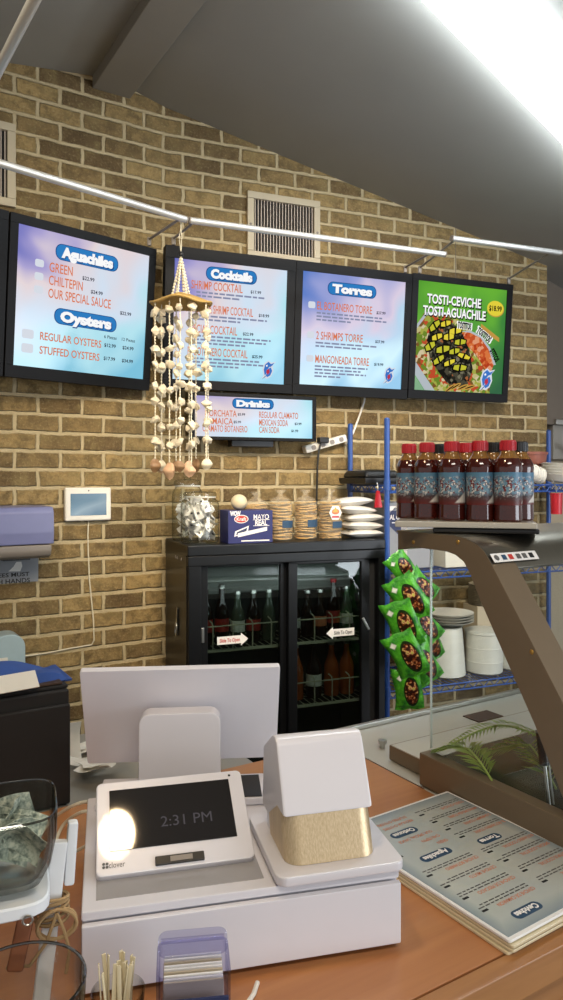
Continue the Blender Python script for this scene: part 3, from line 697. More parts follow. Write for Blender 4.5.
for k in range(ns):
    a = 2*PI*k/ns+.25; rr = .104 if k % 2 == 0 else .075; x, y = rr*math.cos(a), rr*math.sin(a)
    L = .60+rs.uniform(-.02, .02); mb = MB()
    mb.tube([(x+rs.uniform(-.002, .002), y, -.02-L*j/12) for j in range(13)], .0018, 'white_cord', 6)
    for j in range(48): mb.sphere((x, y, -.025-L*(j+.5)/48), (.0032, .0032, .0046), 'white_cord', 6)
    st = mb.build('shell_strand', o)
    nsh = 8
    for j in range(nsh):
        c = bpy.data.objects.new('shell', SH[(k+j) % 3]); COL.objects.link(c); c.parent = st
        c.location = (x+rs.uniform(-.004, .004), y+rs.uniform(-.004, .004), -.055-(L-.09)*(j+rs.uniform(-.2, .2))/(nsh-1)*.98)
        c.rotation_euler = (rs.uniform(-.5, .5), rs.uniform(0, 6.28), rs.uniform(-1, 1)); s = rs.uniform(.85, 1.12); c.scale = (s*1.22, s*1.1, s*1.12)
    c = bpy.data.objects.new('shell', BIG[k % 5]); COL.objects.link(c); c.parent = st; c.location = (x, y, -.018-L); c.rotation_euler = (0, 0, rs.uniform(-.6, .6))

# ------------------------------------------------------------------ things on the left wall
nL = Vector((SA, -CA, 0))
def wl(x, y, off=0): return pW(x, y, 3.517, .617)+nL*off
p = wl(86.5, 504)
o = thing('wall_tablet', 'white framed control tablet on the brick wall with a grey blue screen', 'tablet', p, TA)
mb = MB(); mb.rrect(.193, .138, .012, 'white_plastic', face(0, -.004, 0), .026, 5); 
mb = MB(); mb.box((0, -.016, 0), (.193, .030, .138), 'white_plastic', .008, 3); mb.build('housing', o)
mb = MB(); mb.box((0, -.0315, -.001), (.150, .002, .090), 'tablet_scr', .0005); mb.build('screen', o)
mb = MB(); mb.sphere((0, -.031, .056), (.003, .001, .003), 'black', 8); mb.build('camera_dot', o)
pts = [wl(88, 521, .006), wl(87.5, 535, .005), wl(88, 555, .005), wl(89, 580, .006), wl(91, 600, .006), wl(93, 620, .006), wl(93.5, 640, .007), wl(91, 644.5, .007), wl(70, 648, .007), wl(45, 653, .007), wl(22, 656, .007), wl(-10, 659, .008)]
mb = MB(); mb.tube(pts, .003, 'white_cord', 8)
tag(mb.build('power_cable'), 'thin cream cable dropping from the wall tablet down the bricks', 'cable')
# towel dispenser
p = wl(55, 531, 0)
o = thing('towel_dispenser', 'lavender paper towel dispenser with grey base on the left brick wall', 'towel dispenser', p, TA)
D = .19; W = .42
mb = MB()
prof = [(0, -.036), (-D*.97, -.036), (-D, .01), (-D*.98, .085), (-D*.90, .106), (0, .108)]
mb.prism([(a, b) for a, b in prof], W, 'lav', T(-W-.050, 0, 0) @ Matrix(((0, 0, 1, 0), (1, 0, 0, 0), (0, 1, 0, 0), (0, 0, 0, 1))), .006); mb.build('cover', o)
mb = MB(); prof = [(0, -.092), (-D*.75, -.092), (-D*.90, -.082), (-D*.95, -.064), (-D*.95, -.038), (0, -.038)]
mb.prism(prof, W-.016, 'grey_plastic', T(-W-.042, 0, 0) @ Matrix(((0, 0, 1, 0), (1, 0, 0, 0), (0, 1, 0, 0), (0, 0, 0, 1))), .006); mb.build('base', o)
mb = MB(); mb.box((-.17, -D*.40, -.096), (.1, .05, .010), 'black'); mb.build('paper_slot', o)
# sign
p = wl(38, 568)
o = thing('handwashing_sign', 'grey notice reading WASH HANDS below the towel dispenser', 'sign', p, TA)
mb = MB(); mb.box((-.19, -.003, -.004), (.38, .005, .098), 'grey_card', .001); mb.build('sheet', o)
mb = MB(); mb.text('EMPLOYEES MUST', .016, face(-.145, -.0062, -.020), 'print_black', .02, width=.22); mb.text('WASH HANDS', .018, face(-.125, -.0062, -.045), 'print_black', .02, width=.185)
mb.prism([(-.115, -.006), (-.07, -.008), (-.062, .012), (-.066, .030), (-.085, .030), (-.096, .012)], 0, 'print_white', face(0, -.0062, 0)); mb.build('lettering', o)
# soap dispenser
p = wl(21, 651)
o = thing('soap_dispenser', 'pale aqua soap dispenser on the wall beside the left edge', 'soap dispenser', p, TA)
mb = MB(); mb.prism(rrpoly(.125, .30, .055, 8), .10, 'aqua', face(-.066, 0, -.06), .006); mb.build('body', o)
mb = MB(); mb.box((-.095, -.103, -.045), (.05, .006, .10), 'paper', .002); mb.build('label_plate', o, label='white label on the dispenser front')
# ------------------------------------------------------------------ glass door cooler
FO = Vector((-.364, 2.80, 0)); FW = .875; FD = .40; FH = 1.325
Rb = Matrix.Rotation(TB, 3, 'Z')
def fl(s, y, z): return FO+Rb @ Vector((s, y, z))
def ft(x, yl):
    m = (x-CX)/F; return (m*(FO.y+CB*yl)-FO.x+SB*yl)/(CB-m*SB)
o = thing('display_cooler', 'black two door glass front drinks cooler against the brick wall', 'cooler', FO, TB)
mb = MB(); t_ = .035
mb.box((t_/2, FD/2+.01, FH/2+.03), (t_, FD-.02, FH-.06), 'black_satin', .004); mb.box((FW-t_/2, FD/2+.01, FH/2+.03), (t_, FD-.02, FH-.06), 'black_satin', .004)
mb.box((FW/2, FD-.015, FH/2+.03), (FW-.01, .03, FH-.07), 'black_satin'); mb.box((FW/2, FD/2, FH-.022), (FW, FD, .044), 'black_satin', .006, 3)
mb.box((FW/2, FD/2+.01, .17), (FW-.01, FD-.02, .22), 'black_satin', .004)
for x in (.06, FW-.06):
    for y in (.06, FD-.06): mb.cyl((x, y, 0), (x, y, .065), .022, 'black', n=14)
mb.build('cabinet_body', o)
mb = MB(); mb.box((FW/2, .020, 1.262), (FW-.004, .035, .040), 'black_satin', .004); mb.box((.030, .020, .76), (.052, .03, .97), 'black_satin', .004)
mb.box((FW-.018, .018, .76), (.032, .03, .97), 'black_satin', .004); mb.box((.822, .045, .76), (.05, .01, .97), 'black_matt'); mb.box((FW/2, .020, .275), (FW-.06, .03, .03), 'black_satin', .004)
mb.build('door_track', o)
mb = MB(); mb.box((FW/2, FD-.034, .76), (FW-.08, .006, .95), 'fridge_in'); mb.box((.038, FD/2+.03, .76), (.004, FD-.09, .95), 'fridge_in'); mb.box((FW-.038, FD/2+.03, .76), (.004, FD-.09, .95), 'fridge_in'); mb.build('liner', o)
mb = MB(); mb.box((FW/2, .23, 1.205), (FW-.09, .24, .09), 'fridge_pale', .01); mb.box((FW/2, .30, 1.115), (FW-.09, .1, .05), 'fridge_pale', .003); mb.build('evaporator_box', o, label='pale grey box inside the cooler at the top')
def door(s0, s1, y, lab, flip):
    mb = MB(); f = .040; z0, z1 = .285, 1.250; w = s1-s0
    for c, s in (((s0+f/2, y, (z0+z1)/2), (f, .024, z1-z0)), ((s1-f/2, y, (z0+z1)/2), (f, .024, z1-z0)), (((s0+s1)/2, y, z1-.008), (w, .024, .022)), (((s0+s1)/2, y, z0+f/2), (w, .024, f))):
        mb.box(c, s, 'black_satin', .003)
    d = mb.build('door', o)
    mb = MB(); mb.box(((s0+s1)/2, y, (z0+z1)/2), (w-.07, .004, z1-z0-.04), 'fpane'); mb.build('glass', d)
    mb = MB(); sx = s0+.145 if not flip else s0+.24; sz = .935
    k = -1 if flip else 1
    mb.prism([(k*a, b) for a, b in ((-.065, -.016), (.035, -.016), (.035, -.026), (.066, 0), (.035, .026), (.035, .016), (-.065, .016))], 0, 'print_white', face(sx, y-.0045, sz))
    mb.text('Slide To Open', .015, face(sx-.012*k, y-.0052, sz), 'print_red' if not flip else 'print_black', .02, width=.085); mb.build('arrow_sticker', d, label='white arrow sticker reading Slide To Open')
    mb = MB(); hx = s0+.018 if not flip else s1-.02
    mb.box((hx, y-.014, .965), (.012, .006, .06), 'steel', .002, M4=T(hx, y-.014, .965) @ RY(-.5 if flip else .0) @ T(-hx, -(y-.014), -.965)); mb.build('handle', d)
door(.052, .440, .050, 'left', False)
door(.425, .800, .020, 'right', True)
for zz in (.893, .626):
    mb = MB()
    for k in range(27): mb.cyl((.045+(FW-.09)*k/26, .085, zz), (.045+(FW-.09)*k/26, FD-.04, zz), .0018, 'wire_white', n=6)
    for yy in (.085, .20, FD-.05): mb.cyl((.042, yy, zz-.004), (FW-.042, yy, zz-.004), .003, 'wire_white', n=6)
    mb.box((FW/2, .083, zz-.006), (FW-.09, .006, .012), 'wire_white', .001); sh = mb.build('wire_shelf', o)
    mb = MB(); zt = zz+.093
    mb.cyl((.045, .082, zt), (FW-.045, .082, zt), .003, 'wire_white', n=8)
    for x in (.125, .21, .295, .378, .492, .575, .658, .741):
        mb.tube([(x, .084, zz), (x, .082, zt), (x-.002, .086, zt+.012), (x-.010, .10, zt+.022)], .0028, 'wire_white', 6)
    mb.build('front_guard', sh)
mb = MB(); mb.box((-.004, .165, 1.01), (.006, .012, .10), 'steel', .002, M4=T(-.004, .165, 1.01) @ RX(.15) @ T(.004, -.165, -1.01)); mb.tube([(-.006, .17+.012*math.cos(a), .97+.026*math.sin(a)) for a in [k*PI/6 for k in range(12)]], .0035, 'steel', 6, closed=True); mb.build('side_latch', o, label='steel latch on the cooler side')
mb = MB()
for yy in (.10, .17, .2): mb.sphere((-.001, yy, 1.262), (.003, .005, .007), 'grey_plastic', 8)
mb.build('screw_cap', o)

# drinks inside
def drink(mat, capm, lab, h=.23, r=.031, lbl='print_white', label='', loc=None, group='bottles in the cooler'):
    b = thing('drink_bottle', label, 'bottle', loc, random.uniform(0, 6), group)
    k = h/.23; mb = MB(); mb.lathe([(.0, 0), (r*.92, 0), (r, .006), (r, .115*k), (r*.92, .135*k), (r*.55, .165*k), (.0125, .19*k), (.012, .218*k)], mat, 20); mb.build('bottle', b)
    mb = MB(); mb.lathe([(.0135, .215*k), (.014, .217*k), (.0135, .230*k), (0, .231*k)], capm, 16); mb.build('cap', b)
    if lbl: mb = MB(); mb.lathe([(r+.0006, .05*k), (r+.0006, .10*k)], lbl, 20, cap=False); mb.build('label', b)
    return b
UPL = [('cola', 'lbl_red', .115, 'dark cola bottle with a red label'), ('cola', 'lbl_red', .185, 'dark cola bottle with a red label'), ('green_glass', 'print_white', .255, 'greenish glass bottle'), ('cola', 'lbl_red', .325, 'dark cola bottle with a red label'), ('green_glass', None, .395, 'greenish glass bottle')]
for i, (m_, l_, s, nm) in enumerate(UPL):
    drink(m_, 'steel', None, .245 if i < 2 else .215, .030, l_, '%s, %s from left behind the left cooler door' % (nm, ORD[i]), fl(s, .16, .898))
for i, (m_, l_, s, nm, h) in enumerate([('cola', 'print_white', .51, 'dark bottle with a pale label', .20), ('cola', None, .575, 'plain dark bottle', .20), ('cola', 'print_orange', .635, 'dark bottle with an orange label', .20), ('cola', 'lbl_red', .70, 'tall dark bottle with a red label', .245), ('green_glass', 'print_white', .765, 'greenish bottle', .21)]):
    drink(m_, 'cap_red' if h > .24 else 'steel', None, h, .029, l_, '%s, %s from left behind the upper right door' % (nm, ORD[i]), fl(s, .16, .898))
for i, (m_, l_, s, nm) in enumerate([('orange_soda', None, .52, 'orange soda bottle beside the middle post'), ('cola', 'print_white', .605, 'dark bottle with a pale label between orange sodas'), ('orange_soda', None, .69, 'orange soda bottle right of the dark bottle'), ('orange_soda', None, .765, 'orange soda bottle nearest the right door frame')]):
    drink(m_, 'cap_black' if m_ == 'cola' else 'steel', None, .235, .034, l_, '%s on the lower cooler shelf' % nm, fl(s, .16, .631))
def cup_bits(x, y, z): pass
o = thing('plastic_tub', 'clear plastic tub upside down behind the right cooler door at the top', 'tub', fl(.70, .16, 1.108), TB) if False else None

# ------------------------------------------------------------------ on top of the cooler
def on_top(x, yl, dz=0): return fl(ft(x, yl), yl, FH+dz)
def jar(lab, x, yl, r, h, knob):
    b = thing('glass_jar', lab, 'jar', on_top(x, yl), TB)
    mb = MB(); mb.lathe([(0, .004), (r*.9, .004), (r*.9, 0), (r*.96, .003), (r, .02), (r, h*.72), (r*.93, h*.80), (r*.78, h*.85), (r*.78, h*.90)], 'jar', 32, cap=False); mb.build('body', b)
    mb = MB(); mb.lathe([(r*.80, h*.88), (r*.86, h*.89), (r*.86, h*.95), (r*.80, h*.97), (r*.3, h*.985)]+([(.012, h*.99), (.018, h+.012), (.017, h+.026), (0, h+.032)] if knob else [(0, h)]), 'jar', 32, cap=False); mb.build('lid', b)
    mb = MB(); mb.tube([(r*.80*math.cos(2*PI*k/32), r*.80*math.sin(2*PI*k/32), h*.875) for k in range(32)], .003, 'white_plastic', 6, closed=True); mb.build('seal', b)
    return b
jar('clear glass jar of white packets at the front left of the cooler top', 200, .115, .078, .212, False)
jar('taller glass jar with lid knob behind the front packet jar', 187.5, .285, .066, .262, True)
def packet_mesh(seed):
    r = random.Random(seed); mb = MB(); a = [r.uniform(-.010, .010) for _ in range(4)]
    mb.grid(lambda u, v: Vector(((u-.5)*.030, a[0]*math.sin(u*5)*v+a[1]*u*u+.004*math.sin(7*v+seed), (v-.5)*.05)), 5, 7, 'packet', thick=.0012)
    mb.box((0, a[1]*.25-.002, .0), (.010, .003, .010), 'print_grey'); return mb.mesh('paper_packet')
PK = [packet_mesh(i) for i in range(4)]
rp = random.Random(3)
jc = on_top(200, .115); jc2 = on_top(187.5, .285)
for k in range(52):
    a = rp.uniform(0, 2*PI); rr = .048*math.sqrt(rp.random()); zz = .032+.138*k/52
    if k % 3: rr = rp.uniform(.040, .056)
    c = bpy.data.objects.new('paper_packet', PK[k % 4]); COL.objects.link(c); c.location = jc+Vector((rr*math.cos(a), rr*math.sin(a), zz)); c.rotation_euler = (rp.uniform(-1.3, 1.3), rp.uniform(-.8, .8), a+PI/2+rp.uniform(-.5, .5))
    tag(c, 'small white paper packet inside the front glass jar', 'packet', 'white packets in the front jar')
for k in range(26):
    a = rp.uniform(0, 2*PI); rr = .036*math.sqrt(rp.random()); zz = .035+.11*k/26
    c = bpy.data.objects.new('paper_packet', PK[k % 4]); COL.objects.link(c); c.location = jc2+Vector((rr*math.cos(a), rr*math.sin(a), zz)); c.rotation_euler = (rp.uniform(-1.2, 1.2), rp.uniform(-.8, .8), a)
    tag(c, 'small white paper packet inside the taller jar at the back', 'packet', 'white packets in the taller jar')
o = thing('packet_box', 'navy printed cardboard box on the cooler beside the packet jar', 'box', on_top(246, .08), TB)
mb = MB(); bw, bh, bd = .19, .132, .12; mb.box((0, 0, bh/2), (bw, bd, bh), 'navy', .002); mb.build('carton', o)
mb = MB(); yy = -bd/2-.0006
mb.ell(.030, .017, 'print_white', face(-.040, yy, .098)); mb.ell(.027, .014, 'print_red', face(-.040, yy-.0004, .098)); mb.text('Kraft', .014, face(-.040, yy-.0008, .098), 'print_white', .02, width=.040)
mb.text('WOW', .018, face(-.065, yy, .121), 'print_white', .06, width=.045)
mb.text('MAYO', .020, face(.045, yy, .106), 'print_white', .01, width=.066); mb.text('REAL', .020, face(.045, yy, .082), 'print_white', .03, width=.052)
for dz in (.094, .070): mb.box((.045, yy, dz), (.07, .0006, .0022), 'print_white')
mb.prism([(-.07, -.018), (-.012, .004), (-.008, .026), (-.066, .004)], 0, 'print_white', face(0, yy, .045)); mb.prism([(-.062, -.012), (-.018, .005), (-.015, .018), (-.059, .001)], 0, 'navy2', face(0, yy-.0004, .045))
mb.prism([(-.055, -.02), (.07, .004), (.07, .020), (-.055, -.004)], 0, 'print_white', face(0, yy-.0006, .045)); mb.box((.02, yy, .010), (.12, .0006, .005), 'print_white'); mb.build('lettering', o)
o = thing('ivory_ball', 'smooth ivory ball resting on top of the navy box', 'ball', on_top(239, .09, bh), TB); mb = MB(); mb.sphere((0, 0, .032), (.034, .034, .032), 'egg', 24); mb.build('shell', o)
o2 = kids(o)[0]; o2.name = 'ball_surface'

def tostada_mesh(seed):
    r = random.Random(seed); ph = r.uniform(0, 6); mb = MB()
    def f(u, v):
        a = 2*PI*u; rad = .047*v*(1+.04*math.sin(3*a+ph)); return Vector((rad*math.cos(a), rad*math.sin(a), .003*math.sin(2*a+ph)*v*v+.001*math.sin(9*a+ph)))
    mb.grid(f, 20, 3, 'tostada', thick=.0042); return mb.mesh('tostada')
TS = [tostada_mesh(i) for i in range(4)]
def tostadas(lab, x, yl, n, front):
    b = thing('tostada_bag', lab, 'tostada bag', on_top(x, yl), TB, 'bags of tostadas on the cooler')
    rr = random.Random(int(x))
    for k in range(n):
        c = bpy.data.objects.new('tostada', TS[k % 4]); COL.objects.link(c); c.parent = b; c.location = (rr.uniform(-.003, .003), rr.uniform(-.003, .003), .008+k*.0098); c.rotation_euler = (rr.uniform(-.06, .06), rr.uniform(-.06, .06), rr.uniform(0, 6))
    H = .012+n*.0098; mb = MB()
    mb.lathe([(.045, .001), (.051, .01), (.052, H*.5), (.051, H-.01), (.040, H+.006), (.015, H+.018), (.010, H+.026), (.026, H+.044)], 'film', 20, cap=False); mb.build('clear_bag', b)
    if front:
        mb = MB(); f = lambda u, v: Vector((.0535*math.sin((u-.2)*1.1), -.0535*math.cos((u-.2)*1.1), front[0]+v*front[1]))
        mb.grid(f, 8, 2, front[2]); mb.build('printed_label', b)
    return b
tostadas('bag of tostadas behind the navy box, half hidden by it', 256, .27, 15, None)
tostadas('bag of stacked tostadas just right of the navy box', 280.5, .11, 16, (.055, .03, 'print_blue'))
tostadas('middle bag of stacked tostadas in the front row', 305.5, .13, 16, (.055, .03, 'print_blue'))
b = tostadas('right bag of tostadas with a hexagonal print, beside the white bags', 330, .10, 16, (.050, .028, 'print_blue'))
mb = MB(); hx = [(.030*math.cos(k*PI/3), .034*math.sin(k*PI/3)) for k in range(6)]
mb.prism(hx, .0006, 'print_white', face(0, -.0545, .115)); mb.ell(.018, .012, 'print_orange', face(0, -.0556, .120)); mb.prism([(-.012, -.004), (.012, -.004), (0, .018)], 0, 'brass', face(0, -.056, .122)); mb.box((0, -.0556, .098), (.034, .0004, .008), 'cap_red'); mb.build('hexagon_print', b)
b0 = b; 
def pillow_mesh(w, d, h, mat, name, seed=0):
    mb = MB(); r = random.Random(seed); ph = r.uniform(0, 6)
    def f(sgn):
        def g(u, v):
            a, b_ = 2*u-1, 2*v-1; e = (max(0, 1-abs(a)**2.6))**.55*(max(0, 1-abs(b_)**2.6))**.55
            return Vector((a*w/2*(1-.06*(1-abs(b_))**2*0), b_*d/2, sgn*h/2*e*(1+.08*math.sin(7*u+ph)*math.sin(5*v))))
        return g
    mb.grid(f(1), 16, 12, mat); mb.grid(lambda u, v: f(-1)(1-u, v), 16, 12, mat); return mb.mesh(name, 60)
PW = pillow_mesh(.175, .12, .040, 'bag_white', 'sugar_bag')
for k, (dx, lab) in enumerate(((361, 'bottom white bag of the pillow stack on the cooler'), (360.5, 'second white bag from the bottom of the stack'), (361.5, 'middle white bag of the stack on the cooler'), (354, 'fourth white bag up, set back to the left in its stack'), (351, 'topmost white bag of the stack on the cooler'))):
    c = bpy.data.objects.new('sugar_bag', PW); COL.objects.link(c); c.location = on_top(dx, .12, .0195+k*.0350); c.rotation_euler = (0, (0, .03, -.02, .06, -.08)[k], TB+(0, .06, -.05, .1, -.12)[k]); tag(c, lab, 'bag', 'white pillow bags on the cooler')

# ------------------------------------------------------------------ power strip
pa = pW(304, 450, 3.370, .39); pb = pW(345, 438, 3.370, .39); pm = (pa+pb)/2; d_ = pb-pa
o = thing('power_strip', 'white power strip mounted slanting on the bricks above the tostadas', 'power strip', pm, (0, -math.asin(d_.z/d_.length), math.atan2(d_.y, d_.x)))
mb = MB(); mb.box((0, 0, 0), (d_.length, .045, .036), 'white_plastic', .006); mb.build('housing', o)
mb = MB()
for k in range(4): mb = MB(); mb.rrect(.024, .022, .008, 'grey_plastic', face(-.07+.05*k, -.0235, 0)); mb.build('outlet', o)
mb = MB(); mb.tube([(d_.length/2, 0, 0)]+[Matrix.Rotation(-math.atan2(d_.y, d_.x), 3, 'Z') @ (pW(x, y, 3.385, .39)-pm) for x, y in ((353, 433), (358, 420), (364, 402), (366, 388))], .005, 'white_plastic', 8)
c = mb.build('supply_cord', o); c.rotation_euler = (0, math.asin(d_.z/d_.length), 0)
o = thing('extension_lead', 'black plug and lead hanging down from the white power strip', 'cord', pW(323, 441, 3.333, .39), TB)
base = pW(323, 441, 3.333, .39); L_ = lambda x, y, c_: Matrix.Rotation(-TB, 3, 'Z') @ (pW(x, y, c_, .39)-base)
mb = MB(); mb.box((0, 0, .004), (.05, .04, .028), 'black', .006); mb.build('plug', o)
mb = MB(); mb.tube([(-.01, 0, 0), L_(319, 450, 3.333), L_(317.5, 465, 3.333), L_(317, 485, 3.333), L_(316.5, 505, 3.333), L_(316, 533, 3.333)], .005, 'black', 8); mb.build('flexible_wire', o)

# ------------------------------------------------------------------ blue wire rack
RO = Vector((.4602, 3.15, 0)); RW = 1.2; RDP = .355
def rk(x, yl):
    m = (x-CX)/F; return (m*(RO.y+CB*yl)-RO.x+SB*yl)/(CB-m*SB)
def rl(s, y, z): return RO+Rb @ Vector((s, y, z))
o = thing('wire_rack', 'blue wire shelving rack standing right of the cooler', 'shelving rack', RO, TB)
for x in (0, RW):
    for y in (0, RDP):
        mb = MB(); mb.cyl((x, y, .02), (x, y, 1.845), .0125, 'blue_epoxy', n=14); mb.sphere((x, y, 1.845), (.0125, .0125, .008), 'blue_epoxy', 12); mb.cyl((x, y, 0), (x, y, .025), .017, 'black', n=12)
        for zz in (.655, 1.17, 1.555): mb.cyl((x, y, zz-.02), (x, y, zz+.025), .0175, 'blue_epoxy', r1=.015, n=12)
        mb.build('post', o)
for zz in (.20, .655, 1.17, 1.555):
    mb = MB()
    for y in (0, RDP):
        for dz in (0, -.030): mb.cyl((0, y, zz+dz), (RW, y, zz+dz), .0038, 'blue_epoxy', n=8)
        n = 40; mb.tube([(RW*k/n, y, zz-(.030 if k % 2 else 0)) for k in range(n+1)], .0028, 'blue_epoxy', 6)
    for x in (0, RW):
        for dz in (0, -.030): mb.cyl((x, 0, zz+dz), (x, RDP, zz+dz), .0038, 'blue_epoxy', n=8)
        mb.tube([(x, RDP*k/12, zz-(.030 if k % 2 else 0)) for k in range(13)], .0028, 'blue_epoxy', 6)
    for k in range(1, 44): mb.cyl((RW*k/44, 0, zz+.003), (RW*k/44, RDP, zz+.003), .002, 'blue_epoxy', n=6)
    mb.build('wire_shelf', o)
ZU, ZM, ZL = 1.5625, 1.1775, .6625
# upper shelf
o = thing('black_tray', 'black lidded tray on the upper rack shelf left of the front post', 'tray', rl(.03, .20, ZU), TB)
mb = MB(); mb.box((.0, 0, .014), (.20, .26, .028), 'black', .006, taper=1.04); mb.build('base', o); mb = MB(); mb.box((0, 0, .045), (.19, .24, .034), 'black', .014, 3, taper=.86); mb.build('lid', o)
o = thing('red_tag', 'red hanging clip below the upper rack shelf near the black tray', 'clip', rl(-.015, .06, ZU-.03), TB)
mb = MB(); mb.prism([(-.008, 0), (.008, 0), (.020, -.075), (-.018, -.075)], .012, 'cap_red', face(0, 0, 0), .003); mb.tube([(0, -.006, -.005), (0, -.006, .02), (0, .004, .034)], .002, 'steel', 6); mb.build('clip_body', o)
o = thing('tub_stack', 'two nested brown plastic tubs on the upper rack shelf', 'tub', rl(rk(527, .24), .235, ZU), TB)
for z0, r0, r1, h in ((0, .070, .080, .115), (.098, .088, .096, .062)):
    mb = MB(); mb.lathe([(r0, z0), (r1, z0+h), (r1+.004, z0+h), (r1+.004, z0+h-.012), (r1-.004, z0+h-.004), (r1-.006, z0+h-.01), (r0-.006, z0+.01), (0, z0+.01)], 'terracotta', 32); mb.build('tub', o)
def stackdishes(lab, x, yl, n, r, z, dz, mat, tilt=0, nm='foam_bowl', grp=None):
    for k in range(n):
        b = MB(); b.lathe([(0, .002), (r*.55, 0), (r*.62, .004), (r*.96, .030), (r, .031), (r*.95, .033), (r*.58, .007), (0, .006)], mat, 24)
        c = b.build(nm, loc=rl(rk(x, yl), yl, z+k*dz), rz=(0, tilt, TB)); tag(c, lab[0] % ORD[k] if '%s' in lab[0] else lab[0], lab[1], grp)
stackdishes(('white foam bowl on the upper rack shelf, %s from the bottom of the right stack', 'bowl'), 557, .075, 5, .08, ZU+.008, .0135, 'styro', .12, 'foam_bowl', 'foam bowls on the upper rack shelf')
o = thing('cup_sleeve', 'white foam cups lying on the rack shelf in front of brown tubs', 'cups', rl(rk(531, .06), .07, ZU+.046), (0, .35, TB))
for k in range(4): mb = MB(); mb.lathe([(.030, 0), (.040, .07), (.042, .07), (.042, .066)], 'styro', 20, M4=T(-.05+k*.016, 0, 0) @ RY(PI/2-.2)); mb.build('cup', o)
o = thing('red_cup', 'pinkish red plastic cup hanging under the upper rack shelf', 'cup', rl(rk(549, .02), -.03, ZU-.145), TB)
mb = MB(); mb.lathe([(0, .0), (.026, 0), (.029, .10), (.031, .10), (.031, .095)], 'cap_red', 20); mb.tube([(0, 0, .10), (0, .01, .14), (0, .03, .165)], .003, 'steel', 6); mb.build('cup_body', o)
o = thing('black_hose', 'black curved hose at the right edge beyond the brick corner', 'hose', (1.62, 4.16, 1.72), TA)
mb = MB(); mb.tube([(-.03+.13*math.sin(a), -.03, -.02+.13*math.cos(a)-.05) for a in [.1+k*.16 for k in range(11)]], .012, 'black', 8); mb.build('hose', o)
o = kids(o)[0]; o.name = 'hose_loop'
# middle shelf
o = thing('salt_carton', 'grey carton with a navy diamond reading SAL behind the blue post', 'box', rl(.165, .18, ZM), TB)
mb = MB(); mb.box((0, 0, .15), (.25, .2, .30), 'grey_card', .002); mb.build('carton', o)
mb = MB(); yy = -.1008; mb.prism([(0, .075), (.085, 0), (0, -.075), (-.085, 0)], 0, 'navy2', face(-.055, yy, .225)); mb.prism([(-.125, -.062), (-.06, -.0), (-.125, .06)], 0, 'print_white', face(0, yy-.0002, .21)) if False else None
mb.text('SAL GRANO', .022, face(-.055, yy-.0006, .235), 'print_white', .02, width=.12); mb.box((-.055, yy-.0004, .21), (.08, .0006, .005), 'print_white'); mb.rrect(.08, .02, .004, 'print_white', face(-.075, yy, .275)); mb.build('lettering', o)
o = thing('white_carton', 'white carton on the middle rack shelf behind the chip bags', 'box', rl(rk(449, .1), .10, ZM), TB)
mb = MB(); mb.box((0, 0, .045), (.12, .12, .09), 'paper', .003); mb.build('carton', o)
o = thing('steel_bowl', 'grey steel bowl tilted on the middle rack shelf behind the case post', 'bowl', rl(rk(474, .15), .22, ZM+.112), (1.15, 0, TB))
mb = MB(); mb.lathe([(0, -.05), (.05, -.045), (.09, -.015), (.105, .02), (.11, .02), (.11, .016), (.095, -.02), (.052, -.05), (0, -.055)], 'steel', 32); mb.build('bowl_body', o)
o = thing('white_tub', 'white plastic tub lying on the middle rack shelf beyond the case', 'tub', rl(rk(520, .1), .14, ZM), TB)
mb = MB(); mb.box((0, 0, .035), (.26, .16, .07), 'clear_white', .012, taper=1.05); mb.build('tub_body', o); mb = MB(); mb.box((0, 0, .076), (.28, .175, .012), 'aqua', .004); mb.build('lid', o)
# lower shelf
o = thing('white_bucket', 'tall white plastic bucket on the lower rack shelf nearest the chips', 'bucket', rl(rk(447, .12), .13, ZL), TB)
mb = MB(); mb.lathe([(.084, 0), (.092, .006), (.090, .04), (.078, .20), (.074, .225), (.078, .228), (.070, .228), (.082, .01), (0, .008)], 'clear_white', 36); mb.build('bucket_body', o)
for k in range(4):
    b = MB(); r = .115; b.lathe([(0, .0), (r*.6, 0), (r, .018), (r+.002, .021), (r*.6, .006), (0, .006)], 'styro', 36)
    tag(b.build('dinner_plate', loc=rl(rk(449, .16), .16, ZL+.229+k*.0125), rz=TB), 'white plate in the pile on the white bucket, %s from the bottom' % ORD[k], 'plate', 'plates piled on the bucket')
o = thing('deli_tub', 'translucent round tub stack on the lower rack shelf right of the bucket', 'tub', rl(rk(485.5, .10), .11, ZL), TB)
mb = MB(); mb.lathe([(.080, 0), (.086, .006), (.087, .05), (.089, .055), (.087, .06), (.087, .115), (.089, .12), (.087, .125), (.089, .185), (.092, .188), (.092, .2), (0, .204)], 'clear_white', 36); mb.build('tub_body', o)
o = thing('deli_tub', 'translucent round tub on the lower rack shelf, mostly behind the case post', 'tub', rl(rk(513, .12), .12, ZL), TB)
mb = MB(); mb.lathe([(.07, 0), (.075, .006), (.078, .13), (.081, .135), (.081, .145), (0, .147)], 'clear_white', 30); mb.build('tub_body', o)
for k in range(12):
    b = MB(); r = .085; b.lathe([(0, .0), (r*.6, 0), (r, .010), (r+.001, .012), (r*.6, .004), (0, .004)], 'plate_tan', 28)
    tag(b.build('lid_disc', loc=rl(rk(484, .27), .255, ZL+.03+.26+k*.0085), rz=TB), 'tan lid in the tall pile behind the translucent tub, %s from the bottom' % ORD[k], 'lid', 'tan lids on the lower rack shelf')
o = thing('lid_carton', 'tan carton under the pile of lids on the lower rack shelf', 'box', rl(rk(484, .27), .275, ZL), TB); mb = MB(); mb.box((0, 0, .145), (.16, .12, .29), 'plate_tan', .003); mb.build('carton', o)

